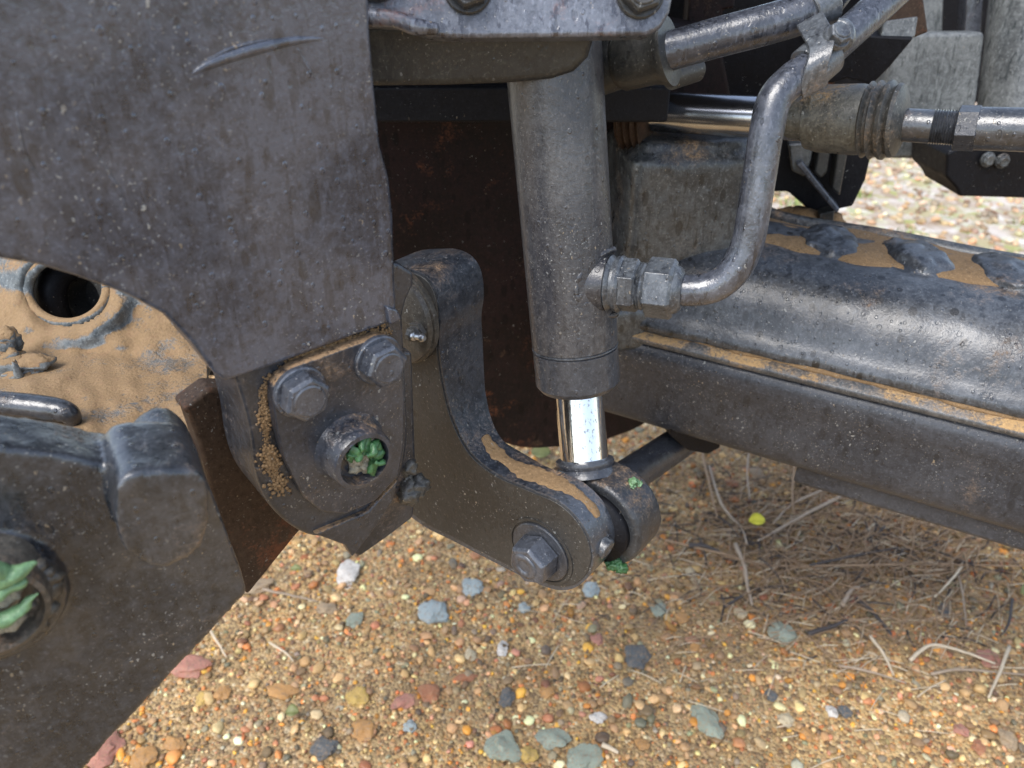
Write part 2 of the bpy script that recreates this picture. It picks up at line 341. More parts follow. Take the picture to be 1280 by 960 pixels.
fs = [(j * nx + i, j * nx + i + 1, (j + 1) * nx + i + 1, (j + 1) * nx + i) for j in range(len(ys) - 1) for i in range(nx - 1)]
me = bpy.data.meshes.new('ground'); me.from_pydata(vs, [], fs); props(link('ground', me, ground_mat()), kind='structure')

# pebbles: one mesh, each stone its own colour
def pebble_mat():
    m, t, b = nodes('pebbles'); k = NB(t); a = k.n('ShaderNodeVertexColor', layer_name='tint'); g = k.n('ShaderNodeNewGeometry')
    n_ = k.noise(g.outputs['Position'], 420, 4, .7); n2 = k.noise(g.outputs['Position'], 90, 3)
    d = k.mix(k.rng(n_, .3, .7, 0, .35), a.outputs[0], (.12, .08, .045)); d = k.mix(k.rng(n2, .45, .7, 0, .3), d, (.32, .21, .1))
    k.l(d, b.inputs['Base Color']); k.l(k.rng(n2, .35, .65, .32, .75), b.inputs['Roughness'])
    bp = k.n('ShaderNodeBump'); bp.inputs['Strength'].default_value = .5; bp.inputs['Distance'].default_value = .001; k.l(n_, bp.inputs['Height']); k.l(bp.outputs[0], b.inputs['Normal'])
    return m
PEB = pebble_mat()
PAL = [((.42, .315, .19), 20), ((.31, .225, .135), 18), ((.54, .42, .26), 16), ((.64, .56, .42), 11), ((.18, .13, .085), 14), ((.48, .17, .05), 8), ((.66, .31, .04), 8),
       ((.33, .14, .09), 6), ((.13, .14, .14), 5), ((.18, .22, .19), 5), ((.24, .28, .27), 2.5), ((.66, .62, .54), 2.5), ((.07, .065, .06), 4), ((.45, .25, .2), 3)]
pc = np.array([p[0] for p in PAL]); pw = np.array([p[1] for p in PAL], float); pw /= pw.sum()
def ico(sub):
    bm = bmesh.new(); bmesh.ops.create_icosphere(bm, subdivisions=sub, radius=1); v = np.array([x.co[:] for x in bm.verts]); f = np.array([[q.index for q in x.verts] for x in bm.faces]); bm.free(); return v, f
def scatter(name, n, smin, smax, power, region, sub, palette=pc, wts=pw, gain=1., zf=.25):
    bv, bf = ico(sub); nv, nf = len(bv), len(bf)
    x0, x1, y0, y1 = region
    X = rng.uniform(x0, x1, n); Y = y0 + (y1 - y0) * rng.random(n); S = smin + (smax - smin) * rng.random(n) ** power
    # keep those the camera could see, with a margin
    zc = Y * math.cos(PITCH) + CH * math.sin(PITCH); uu = X / zc; keep = np.abs(uu) < .82
    X, Y, S = X[keep], Y[keep], S[keep]; n = len(X)
    sq = np.stack([rng.uniform(.7, 1.35, n), rng.uniform(.7, 1.1, n), rng.uniform(.42, .75, n)], 1)
    an = rng.uniform(0, 6.28, n); ca, sa = np.cos(an), np.sin(an)
    variants = np.stack([bv * (1 + rng.uniform(-.22, .22, (nv, 1))) for _ in range(24)])
    V = variants[rng.integers(0, 24, n)] * sq[:, None, :] * S[:, None, None] * .5
    tl = rng.normal(0, .25, n); V2 = V.copy()
    V2[..., 2] = V[..., 2] + V[..., 0] * tl[:, None]
    x_ = V2[..., 0] * ca[:, None] - V2[..., 1] * sa[:, None]; y_ = V2[..., 0] * sa[:, None] + V2[..., 1] * ca[:, None]
    H = np.array([gh(a, b) for a, b in zip(X, Y)]) + S * zf * rng.uniform(.2, 1, n)
    V = np.stack([x_ + X[:, None], y_ + Y[:, None], V2[..., 2] + H[:, None]], 2).reshape(-1, 3)
    Fc = (bf[None] + (np.arange(n) * nv)[:, None, None]).reshape(-1, 3)
    me = bpy.data.meshes.new(name); me.vertices.add(len(V)); me.vertices.foreach_set('co', V.astype('f').ravel())
    me.loops.add(Fc.size); me.loops.foreach_set('vertex_index', Fc.ravel().astype('i'))
    me.polygons.add(len(Fc)); me.polygons.foreach_set('loop_start', np.arange(0, Fc.size, 3, dtype='i')); me.polygons.foreach_set('loop_total', np.full(len(Fc), 3, 'i')); me.update()
    col = palette[rng.choice(len(palette), n, p=wts)]; col = col * .88 + .12 * np.array([.34, .26, .16]); col = col * np.array([1.38, 1.12, .78]); col = col * rng.uniform(.4, 1.55, (n, 1)) * gain * (1 + rng.normal(0, .06, (n, 3)))
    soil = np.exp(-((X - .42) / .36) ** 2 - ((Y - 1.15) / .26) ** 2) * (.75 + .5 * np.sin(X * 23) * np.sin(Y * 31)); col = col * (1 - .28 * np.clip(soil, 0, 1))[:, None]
    at = me.color_attributes.new('tint', 'FLOAT_COLOR', 'POINT')
    at.data.foreach_set('color', np.concatenate([np.repeat(np.clip(col, 0, .9), nv, 0), np.ones((n * nv, 1))], 1).astype('f').ravel())
    return props(link(name, me, PEB), kind='stuff')
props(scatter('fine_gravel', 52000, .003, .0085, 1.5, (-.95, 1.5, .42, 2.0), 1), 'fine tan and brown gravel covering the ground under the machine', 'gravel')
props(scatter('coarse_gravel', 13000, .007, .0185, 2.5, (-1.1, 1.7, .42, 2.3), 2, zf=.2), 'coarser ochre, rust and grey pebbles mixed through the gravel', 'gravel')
fpal = np.array([(.74, .70, .66), (.62, .52, .44), (.52, .42, .32), (.8, .77, .73), (.6, .45, .4)]); fw = np.array([.3, .25, .2, .15, .1])
props(scatter('far_gravel', 9000, .012, .04, 1.8, (.2, 4.2, 2.2, 5.2), 1, fpal, fw, .72), 'pale pinkish stone chippings on the open ground beyond the axle', 'gravel')
# grass tufts far
bm = bmesh.new()
for i in range(420):
    x = random.uniform(.6, 4); y = random.uniform(2.2, 5)
    if noise.noise(Vector((x * 2.2, y * 2.2, 9))) < -.02: continue
    for j in range(9):
        a = random.uniform(0, 6.28); l = random.uniform(.015, .04); q = Vector((x + random.gauss(0, .02), y + random.gauss(0, .02), 0)); d = Vector((math.cos(a), math.sin(a), 0))
        s = Vector((-d.y, d.x, 0)) * .003
        v = [bm.verts.new(p) for p in (q - s, q + s, q + d * l * .4 + Z * l * .8 + s * .6, q + d * l + Z * l, q + d * l * .4 + Z * l * .8 - s * .6)]; bm.faces.new(v)
g_ = simple('grass', (.22, .30, .06), .6, 0, .5, 12, .1); props(link('grass', bm_me(bm, 'grass'), g_), 'sparse yellow green grass tufts among pale stones far behind the axle', 'grass', kind='stuff')

# larger stones one can point at
def tint_mat(name, col, rough=.5):
    m, t, b = nodes(name); k = NB(t); g = k.n('ShaderNodeNewGeometry'); p = g.outputs['Position']; n1 = k.noise(p, 60, 5, .65); n2 = k.noise(p, 330, 4, .7)
    lum = sum(col) / 3; col = tuple(.88 * x + .12 * lum * y for x, y in zip(col, (1.3, .95, .65))); c = k.mix(n1, tuple(x * .45 for x in col), tuple(min(.85, x * 1.1) for x in col)); c = k.mix(k.rng(n2, .5, .66, 0, .75), c, (.33, .21, .11)); c = k.mix(k.rng(k.noise(p, 130, 4), .55, .7, 0, .6), c, (.16, .11, .07))
    k.l(c, b.inputs['Base Color']); k.l(k.rng(n1, .35, .65, .35, .7), b.inputs['Roughness'])
    bp = k.n('ShaderNodeBump'); bp.inputs['Strength'].default_value = .8; bp.inputs['Distance'].default_value = .002; k.l(k.math('ADD', n1, n2), bp.inputs['Height']); k.l(bp.outputs[0], b.inputs['Normal']); return m
SM = {'slate': tint_mat('slate_stone', (.36, .45, .46)), 'orange': tint_mat('orange_stone', (.55, .27, .07)), 'pink': tint_mat('pink_stone', (.50, .20, .14)),
      'cream': tint_mat('cream_stone', (.62, .52, .33)), 'white': tint_mat('white_stone', (.75, .72, .66)), 'dark': tint_mat('dark_stone', (.10, .115, .12)),
      'green': tint_mat('green_stone', (.30, .36, .28)), 'rust': tint_mat('rust_stone', (.42, .15, .06)), 'tan': tint_mat('tan_stone', (.40, .29, .17)), 'yellow': tint_mat('yellow_stone', (.62, .40, .08))}
def stone(px, py, w_, h_, kind, label, fl=.5, group='larger stones lying in the gravel'):
    c = GROUND.hit(px, py); k = (c - C0).dot(FW) / F
    bm = bmesh.new(); s = Vector((random.random() * 90,) * 3); g = bmesh.ops.create_icosphere(bm, subdivisions=3, radius=1)
    a = random.uniform(-.5, .5); wx = w_ * k * .43; wy = h_ * k * .43 / .8
    for v in g['verts']:
        n = v.co; q = 1 + .5 * noise.noise(n * 1.3 + s) + .22 * noise.noise(n * 2.8 + s); q = max(q, .5)
        # facets
        v.co = Vector((n.x * wx, n.y * wy, n.z * min(wx, wy) * fl)) * q; v.co.rotate(Matrix.Rotation(a, 3, 'Z'))
    for v in bm.verts: v.co += Vector((c.x, c.y, .002 + min(wx, wy) * fl * .12 + gh(c.x, c.y)))
    o = link('stone', bm_me(bm, 'stone'), SM[kind]); o.data.set_sharp_from_angle(angle=R(28)); return props(o, label, 'stone', group)
for s_ in [
    (590, 735, 30, 24, 'slate', 'pale blue grey stone straight below the arm web, nearest to the black arm'),
    (542, 767, 40, 34, 'slate', 'square pale slate blue stone below the bracket, left of a smaller one'),
    (443, 776, 20, 22, 'green', 'small square grey green stone left of the slate blue one'),
    (738, 740, 24, 22, 'slate', 'blue grey stone just under the green grease tip'),
    (796, 825, 36, 32, 'dark', 'dark grey round stone right of centre foreground'),
    (977, 795, 34, 30, 'green', 'flat green grey stone in front of the twigs'),
    (628, 937, 48, 40, 'green', 'large flat green grey stone, leftmost of the two on the front edge'),
    (730, 948, 56, 30, 'green', 'large flat green grey stone cut by the bottom edge, right of another'),
    (405, 937, 36, 26, 'dark', 'dark slate stone near the bottom edge, between orange pebbles'),
    (447, 873, 28, 26, 'yellow', 'bright yellow orange pebble, rounded, in the left foreground'),
    (353, 866, 46, 20, 'orange', 'long flat orange stone left of the yellow pebble'),
    (456, 914, 34, 26, 'orange', 'tan orange stone below the bright yellow pebble'),
    (236, 834, 62, 30, 'pink', 'salmon pink broken brick piece by the black casting'),
    (278, 868, 20, 20, 'orange', 'orange pebble, right one of a small pair left'),
    (254, 874, 18, 20, 'yellow', 'amber pebble, left one of a small pair left'),
    (180, 950, 36, 26, 'orange', 'glowing orange stone at the bottom left edge'),
    (218, 932, 34, 18, 'orange', 'flat orange brown stone above the bottom left edge'),
    (130, 940, 48, 46, 'pink', 'large pale salmon stone against the black casting at the bottom'),
    (436, 718, 30, 40, 'white', 'broken white and brown stone just under the fin of the bracket'),
    (322, 712, 26, 20, 'orange', 'amber stone touching the edge of the black casting'),
    (322, 735, 44, 20, 'tan', 'tan stone beside the corner of the black casting'),
    (408, 762, 26, 16, 'tan', 'flat tan stone under the white broken one'),
    (536, 868, 28, 26, 'rust', 'round rust coloured stone in the middle foreground'),
    (504, 880, 34, 18, 'pink', 'flat dusty pink stone left of the round rust one'),
    (582, 848, 30, 10, 'rust', 'thin red brown sliver of stone in the middle foreground'),
    (628, 812, 16, 20, 'white', 'small white and pink stone in the centre of the gravel'),
    (588, 820, 16, 16, 'cream', 'small cream stone left of the white and pink one'),
    (634, 874, 22, 24, 'dark', 'small dark green stone in the centre foreground'),
    (684, 864, 20, 16, 'orange', 'small orange brown pebble above a white one'),
    (749, 899, 24, 14, 'white', 'white flat pebble below a small orange one'),
    (690, 925, 50, 24, 'green', 'dull greenish flat stone between two larger green ones'),
    (660, 945, 28, 20, 'yellow', 'yellow ochre stone at the bottom edge between green stones'),
    (884, 905, 34, 42, 'green', 'grey green stone right of centre near the bottom edge'),
    (863, 716, 14, 14, 'cream', 'pale yellow pebble, upper one of a pair by the twigs'),
    (869, 727, 12, 10, 'cream', 'pale yellow pebble, lower one of a pair by the twigs'),
    (1104, 677, 20, 16, 'cream', 'rounded cream pebble among twigs near the beam'),
    (946, 590, 18, 24, 'tan', 'upright beige pebble at the foot of the beam'),
    (915, 606, 20, 12, 'rust', 'reddish pebble among dark twigs below the beam'),
    (1069, 750, 18, 12, 'pink', 'pink pebble in the middle of the litter'),
    (1020, 915, 0, 0, 'x', ''),
    (981, 901, 22, 18, 'cream', 'round cream pebble low on the right foreground'),
    (1039, 893, 16, 16, 'white', 'small white pebble right of the round cream one'),
    (1054, 892, 18, 18, 'dark', 'dark blue stone beside the small white pebble'),
    (963, 870, 16, 14, 'dark', 'small black stone in the right foreground gravel'),
    (1234, 825, 30, 22, 'pink', 'dusty pink stone at the right edge'),
    (1260, 925, 24, 24, 'tan', 'tan stone in the lower right corner'),
    (1222, 935, 18, 18, 'rust', 'brick red pebble left of the lower right corner stone'),
    (1200, 915, 18, 16, 'pink', 'pink red pebble near the lower right corner'),
    (656, 962, 0, 0, 'x', ''),
    (803, 932, 20, 16, 'orange', 'orange round pebble at the bottom, right of the green stones'),
    (1008, 920, 16, 16, 'orange', 'deep orange pebble low right of centre'),
    (868, 812, 14, 12, 'orange', 'small orange pebble right of the dark round stone'),
    (852, 775, 18, 14, 'orange', 'orange pebble above the dark round stone'),
    (746, 800, 18, 14, 'pink', 'small pinkish pebble above left of the dark round stone'),
    (824, 765, 24, 18, 'green', 'faint green grey pebble above the dark round stone'),
    (925, 768, 18, 16, 'cream', 'small cream pebble left of the flat green stone'),
    (1180, 765, 16, 22, 'dark', 'dark blue stone in the litter toward the right edge'),
    (655, 762, 16, 14, 'slate', 'tiny slate pebble below the end of the arm'),
    (512, 910, 20, 14, 'slate', 'small dark slate chip below the round rust stone'),
    (1130, 640, 16, 14, 'dark', 'small dark pebble beneath the beam flange on the right')]:
    if s_[2]: stone(*s_)

# twigs, stalks, leaves
WOOD = [simple('dry_stalk', (.31, .235, .165), .7, 0, .35, 90), simple('brown_twig', (.27, .175, .10), .75, 0, .35, 90), simple('black_twig', (.045, .035, .03), .6, 0, .3, 90), simple('straw', (.52, .42, .29), .6, 0, .3, 90)]
def twig(pts, rp, mi, label, hgt=.012):
    q = []
    for i, p in enumerate(pts):
        c = GROUND.hit(*p); q.append(Vector((c.x, c.y, hgt + .004 * (i % 2) + random.uniform(-.002, .004))))
    k = 1.25 / F; bm = bmesh.new(); add_tube(bm, q, [rp * .78 * k * (1 - .45 * i / (len(q) - 1)) for i in range(len(q))], 7, 5)
    for v in bm.verts: v.co += Vector((noise.noise(v.co * 90), noise.noise(v.co * 90 + Z * 5), 0)) * .0012
    props(link('twig', bm_me(bm, 'twig'), WOOD[mi]), label, 'twig', 'dry twigs and stalks under the beam')
for t_ in [
    ([(885, 590), (900, 640), (925, 665), (932, 690)], 3, 0, 'grey brown stalk sloping down from the beam, left of the litter'),
    ([(874, 560), (884, 610), (895, 655)], 3, 1, 'brown twig hanging straight down at the left of the litter'),
    ([(935, 570), (932, 600), (936, 630)], 2.5, 0, 'short upright stalk just below the beam edge'),
    ([(992, 585), (988, 630), (992, 655)], 2.5, 1, 'short upright brown stalk right of the beige pebble'),
    ([(1050, 610), (1010, 628), (985, 640), (965, 662)], 3, 0, 'pale forked stalk rising right toward the beam'),
    ([(1048, 628), (1005, 652), (960, 675), (945, 685)], 3.4, 0, 'thick stalk parallel under the pale forked one'),
    ([(917, 688), (928, 715), (934, 745), (938, 765)], 4, 0, 'short thick tan twig standing below the yellow leaf'),
    ([(830, 683), (900, 700), (960, 713), (1060, 715), (1160, 713), (1290, 716)], 2.4, 1, 'very long thin twig lying across to the right edge'),
    ([(1010, 715), (1070, 703), (1120, 692)], 2.6, 2, 'dark twig crossing above the long thin one'),
    ([(1068, 755), (1090, 775), (1112, 800)], 4.5, 2, 'thick black twig in the middle of the litter'),
    ([(1008, 800), (1035, 792), (1056, 784)], 4, 2, 'short black twig left of the thick black one'),
    ([(1085, 803), (1100, 825), (1115, 850)], 3, 3, 'straw stalk sloping down in the right foreground'),
    ([(1135, 832), (1160, 815), (1200, 822), (1240, 838)], 3, 3, 'bent straw stalk lying near the pink stone'),
    ([(1258, 815), (1245, 850), (1232, 880)], 3, 3, 'upright straw stalk near the right edge'),
    ([(1045, 840), (1080, 848), (1130, 862)], 2.6, 0, 'thin stalk lying flat in the right foreground'),
    ([(1160, 850), (1200, 845), (1280, 852)], 2.4, 0, 'thin stalk running out at the right edge'),
    ([(1200, 715), (1185, 735), (1165, 755)], 2.4, 3, 'small pale straw below the long thin twig'),
    ([(1262, 755), (1256, 790), (1248, 800)], 2.6, 2, 'dark twig near the right edge above the pink stone'),
    ([(1050, 765), (1062, 745), (1072, 742)], 4, 0, 'curled orange brown stalk by the pink pebble'),
    ([(1195, 725), (1200, 755), (1205, 790)], 1.8, 0, 'thin drooping stalk right of the dark blue stone'),
    ([(338, 810), (360, 825), (368, 835)], 2, 3, 'small straw in the left foreground'),
    ([(262, 790), (275, 812), (285, 828)], 2.2, 3, 'pale straw above the salmon brick piece'),
    ([(330, 745), (362, 752), (398, 758)], 2.6, 0, 'reddish stalk lying under the black bracket'),
    ([(752, 938), (772, 950)], 4, 3, 'short cream splinter at the bottom edge'),
    ([(860, 690), (880, 693), (905, 700)], 5, 2, 'dark clotted twig left of the long thin one'),
    ([(905, 765), (922, 755), (932, 748)], 3, 2, 'small dark twig at the foot of the thick tan one')]: twig(*t_)
bm = bmesh.new()
for i in range(1300):
    while True:
        px, py = random.gauss(1060, 150), random.gauss(660, 75)
        if 800 < px < 1340 and 550 < py < 860: break
    c = GROUND.hit(px, py); a = random.gauss(.25, .6) + random.choice((0, 0, 0, 1.3)); l = random.uniform(.01, .05); d = Vector((math.cos(a), math.sin(a), random.uniform(-.1, .2))) * l
    c.z = random.uniform(.006, .016); add_tube(bm, [c - d, c + Vector((random.uniform(-.12, .12) * l, random.uniform(-.12, .12) * l, .002)), c + d], random.uniform(.0004, .0012), 4, 3)
lit = link('plant_litter', bm_me(bm, 'plant_litter'), WOOD[1])
bm = bmesh.new()
for i in range(380):
    px, py = random.gauss(1060, 150), random.gauss(665, 60)
    if py < 555: continue
    c = GROUND.hit(px, py); a = random.gauss(.1, .9); l = random.uniform(.008, .04); d = Vector((math.cos(a), math.sin(a), random.uniform(-.05, .15))) * l
    c.z = random.uniform(.004, .013); add_tube(bm, [c - d, c + Vector((random.uniform(-.3, .3) * l, random.uniform(-.3, .3) * l, .002)), c + d], random.uniform(.0006, .0018), 4, 3)
props(link('dark_litter', bm_me(bm, 'dark_litter'), WOOD[2]), 'dark rotting bits of stalk under the brown litter', 'plant litter', kind='stuff'); props(lit, 'tangle of fine brown stalks and needles under the axle beam', 'plant litter', kind='stuff')
bm = bmesh.new()
for i in range(480):
    px, py = random.gauss(1080, 160), random.gauss(690, 90)
    if py < 555: continue
    c = GROUND.hit(px, py); a = random.uniform(-.6, 1.2); l = random.uniform(.008, .03); d = Vector((math.cos(a), math.sin(a), .05)) * l
    c.z = random.uniform(.006, .013); add_tube(bm, [c - d, c + Vector((random.uniform(-.1, .1) * l, random.uniform(-.1, .1) * l, .002)), c + d], random.uniform(.0005, .0011), 4, 3)
props(link('dry_straw', bm_me(bm, 'dry_straw'), WOOD[3]), 'scattered pale bits of straw over the brown litter', 'straw', kind='stuff')
def leaf(px, py, w_, h_, mat, label, zz=.018, tilt=.4):
    c = GROUND.hit(px, py); k = (c - C0).dot(FW) / F; bm = bmesh.new(); n = 9; rows = []
    for i in range(n):
        t = i / (n - 1); ww = math.sin(math.pi * (t * .92 + .04)) ** .8 * h_ * k * .7
        rows.append([bm.verts.new(c + Vector(((t - .5) * w_ * k, s * ww, zz + abs(s) * .004 + .004 * math.sin(t * 3) + s * tilt * ww))) for s in (-1, -.5, 0, .5, 1)])
    for a, b in zip(rows, rows[1:]):
        for j in range(4): bm.faces.new((a[j], a[j + 1], b[j + 1], b[j]))
    o = link('leaf', bm_me(bm, 'leaf'), mat); s = o.modifiers.new('solid', 'SOLIDIFY'); s.thickness = .0006; props(o, label, 'leaf', 'fallen leaves')
YL = simple('yellow_leaf', (.52, .46, .03), .45, 0, .35, 60); GL = simple('yellow_green_leaf', (.15, .16, .05), .5, 0, .5, 60)
leaf(944, 662, 20, 11, YL, 'bright yellow leaf lying on the brown twigs')
leaf(676, 576, 24, 14, GL, 'yellow green leaf seen between the arm and the chrome rod')
leaf(368, 902, 16, 10, GL, 'tiny green leaf in the left foreground gravel')
leaf(1278, 752, 14, 12, GL, 'small yellow green leaf at the right edge')
leaf(372, 723, 14, 6, GL, 'tiny yellow green leaf under the black bracket')

# ================================================================== FRONT SUPPORT BRACKET (left)
NP = Vector((.62, -.784, 0)).normalized(); PL = Plane(P(400, 500, .50), NP)
br = thing('support_bracket', 'large dusty blue grey cast bracket filling the upper left, with bolted pin keeper', 'bracket', P(330, 400, .50))
pan = prism('side_panel', PL.off(.008), [(-260, -220), (458, -220), (461, -60), (464, 35), (470, 110), (477, 180), (488, 222), (493, 270), (495, 340), (497, 388), (499, 401), (440, 422), (360, 452), (283, 479), (268, 467), (240, 430), (205, 394), (160, 370), (100, 348), (50, 333), (0, 325), (-100, 312), (-260, 300)], .024, M['panel'], br, .0035)
# raised crease
tube('ridge', [PL.off(.0072).hit(*p) for p in ((238, 93), (262, 80), (298, 67), (335, 57), (372, 50), (410, 48))], [.0008, .0022, .0028, .0026, .0020, .0006], M['panel'], pan)
for q4 in (((250, 80), (290, 60), (340, 48)), ((120, 190), (150, 240), (158, 262)), ((20, 140), (34, 200), (60, 232)), ((372, 60), (384, 84), (396, 100))): tube('wrinkle', [PL.off(.0078).hit(*p) for p in q4], [.0003, .0009, .0003], M['panel'], pan, 8)
# corner tab
prism('edge_tab', PL.off(.011), [(484, 384), (498, 388), (503, 400), (488, 407)], .006, M['panel'], pan, .0015)
lug = prism('lug', PL, [(250, 440), (288, 466), (303, 500), (314, 545), (320, 590), (334, 627), (360, 655), (392, 671), (430, 668), (458, 652), (482, 628), (502, 594), (510, 545), (508, 480), (504, 395), (500, 330), (250, 330)], .052, M['lug'], br, .003, sub=4)
kp = prism('keeper_plate', PL.off(.010), [(350, 472), (371, 457), (472, 421), (491, 423), (502, 438), (506, 500), (505, 560), (498, 596), (470, 626), (432, 643), (402, 640), (380, 622), (357, 575), (347, 540), (341, 500), (342, 484)], .0095, M['keeper'], br, .0016, sub=1)
for bp_, ph in (((374, 489), .25), ((472, 449), .1)): hexbolt('bolt', PL.off(.010).hit(*bp_), NP, .0255, .014, M['bolt'], kp, True, ph)
pc_ = PL.off(.010).hit(437, 559)
pin = lathe('pivot_pin', pc_, NP, [(-.002, .0265), (.001, .0240), (.004, .0222), (.017, .0212), (.0195, .0200), (.0200, .0172), (.010, .0160), (.010, .0005)], M['keeper'], br, 48)
bm = bmesh.new()
u_, v_, _ = frame(NP); gc = pc_ + NP * .0115
for i in range(14):
    a = random.uniform(0, 6.28); r = random.uniform(0, .0125); blob(bm, gc + (u_ * math.cos(a) + v_ * math.sin(a)) * r, random.uniform(.003, .0055), .5, 3)
link('dirt', bm_me(bm, 'dirt'), M['grit'], pin)
bm = bmesh.new()
for i in range(9):
    a = R(110 + i * 22 + random.uniform(-8, 8)); p0 = gc + NP * .004 + (u_ * math.cos(a) + v_ * math.sin(a)) * .0145; p1 = gc + NP * .009 + (u_ * math.cos(a + .5) + v_ * math.sin(a + .5)) * random.uniform(.004, .008)
    add_tube(bm, [p0, (p0 + p1) / 2 + NP * random.uniform(0, .004), p1], [.0022, .0026, .0012], 8, 5)
for i in range(5):
    a = R(150 + 40 * i); blob(bm, gc + NP * .006 + (u_ * math.cos(a) + v_ * math.sin(a)) * .009, .0036, .6, 3)
for v in bm.verts: v.co += noise.noise_vector(v.co * 220) * .0028
link('grease', bm_me(bm, 'grease'), M['grease'], pin)
# mud lodged along the keeper plate
def ridge_mud(name, pl, pts, rad, parent, mat=None, dens=16000):
    """mud crumbs packed along a line"""
    bm = bmesh.new(); c = [Vector(p) for p in catmull([tuple(pl.hit(*p)) for p in pts], 14, False)]
    for a, b in zip(c, c[1:]):
        for i in range(max(2, int((b - a).length * dens))):
            p = a.lerp(b, random.random()); k = .35 + 1.1 * max(0, .55 + noise.noise(p * 70))
            o_ = Vector((random.gauss(0, 1), random.gauss(0, 1), random.gauss(0, 1))) * rad * .45 * k; o_ -= pl.n * o_.dot(pl.n) * .85
            blob(bm, p + o_, rad * random.uniform(.06, .24) * k, .5, 1, fr=2)
    return link(name, bm_me(bm, name), mat or M['sand'], parent)
ridge_mud('mud', PL.off(.001), [(352, 462), (370, 448), (400, 438), (440, 425), (482, 415)], .0048, br)
ridge_mud('mud', PL.off(.0005), [(346, 474), (333, 485), (330, 505), (333, 530), (334, 560), (342, 590), (352, 610)], .0050, br)
ridge_mud('mud', PL.off(.002), [(475, 560), (487, 575), (486, 600), (476, 612)], .0036, br, M['boss'], 2500)
# fin and the plates behind the lug
prism('fin', PL.off(.004), [(393, 668), (432, 682), (441, 697), (466, 665), (492, 626), (498, 600), (460, 640)], .010, M['lug'], br, .0015)
prism('back_plate', PL.off(-.018), [(400, 640), (438, 690), (450, 697), (484, 673), (517, 648), (521, 610), (520, 560), (516, 440), (440, 440)], .012, M['lug'], br, .003)
bm = bmesh.new(); q_ = PL.off(-.016).hit(512, 606)
for i in range(7): blob(bm, q_ + Vector((random.gauss(0, .003), random.gauss(0, .003), random.gauss(0, .010))), random.uniform(.005, .009), .5, 3)
link('mud', bm_me(bm, 'mud'), M['boss'], br)
# rusty inner cheek seen in the gap
prism('inner_cheek', PL.off(-.060), [(228, 512), (262, 486), (420, 490), (400, 640), (372, 668), (310, 745), (285, 700), (250, 560), (236, 520)], .02, M['brownwall'], br, .003)

# ================================================================== LOWER LEFT CASTING
N2 = Vector((.50, -.866, 0)).normalized(); P2 = Plane(P(150, 750, .43), N2)
lc = thing('axle_carrier', 'black cast carrier with a rounded lug and a green greased pin, lower left corner', 'casting', P(100, 900, .43))
bm = bmesh.new()
add_prism(bm, [P2.hit(*p) for p in catmull([(-260, 575), (-60, 560), (20, 562), (90, 572), (140, 582), (200, 578), (240, 580), (258, 600), (284, 668), (309, 738), (300, 752), (258, 798), (180, 882), (105, 962), (20, 1060), (-260, 1060)], 3)], -N2 * .034)
add_prism(bm, [P2.off(.026).hit(*p) for p in [(146, 606), (162, 592), (206, 588), (244, 588), (258, 602), (262, 650), (252, 684), (234, 700), (208, 711), (188, 709), (154, 688), (143, 650)]], -N2 * .05)
add_prism(bm, [P2.off(-.022).hit(*p) for p in catmull([(120, 600), (158, 570), (184, 546), (208, 536), (230, 542), (246, 566), (264, 620), (264, 680), (120, 680)], 3)], -N2 * .026)
add_lathe(bm, P2.hit(-22, 745), N2, [(-.02, .040), (.010, .036), (.012, .030)], 48)
o = link('body', bm_me(bm, 'body'), M['lower'], lc); cast(o, .0020, 9, .0022, .03)
pc2 = P2.off(.008).hit(-18, 738)
pin2 = lathe('pivot_pin', pc2, N2, [(-.01, .029), (.012, .027), (.018, .026), (.019, .0235), (.010, .021), (.010, .0005)], M['boss'], lc, 48)
u_, v_, _ = frame(N2); bm = bmesh.new(); gc = pc2 + N2 * .013
for i in range(12):
    a = random.uniform(0, 6.28); blob(bm, gc + (u_ * math.cos(a) + v_ * math.sin(a)) * random.uniform(.002, .014), random.uniform(.004, .006), .5, 3)
link('dirt', bm_me(bm, 'dirt'), M['grit'], pin2)
bm = bmesh.new(); PG = P2.off(.030)
for pts in (((-50, 740), (-10, 728), (20, 716), (44, 706)), ((-40, 790), (0, 775), (25, 762), (48, 742)), ((-45, 760), (-15, 745), (10, 735), (35, 722)), ((-50, 705), (-20, 712), (5, 720), (18, 733))):
    add_tube(bm, [PG.hit(*p) for p in pts], [.003, .0042, .0035, .0012], 9, 6)
for v in bm.verts: v.co += noise.noise_vector(v.co * 150) * .003
link('grease', bm_me(bm, 'grease'), M['grease_pale'], pin2)
bm = bmesh.new()
for i in range(16): blob(bm, P2.off(.014).hit(52 + random.gauss(0, 6), 735 + random.gauss(0, 26)), random.uniform(.003, .006), .5, 2)
link('mud', bm_me(bm, 'mud'), M['boss'], lc)

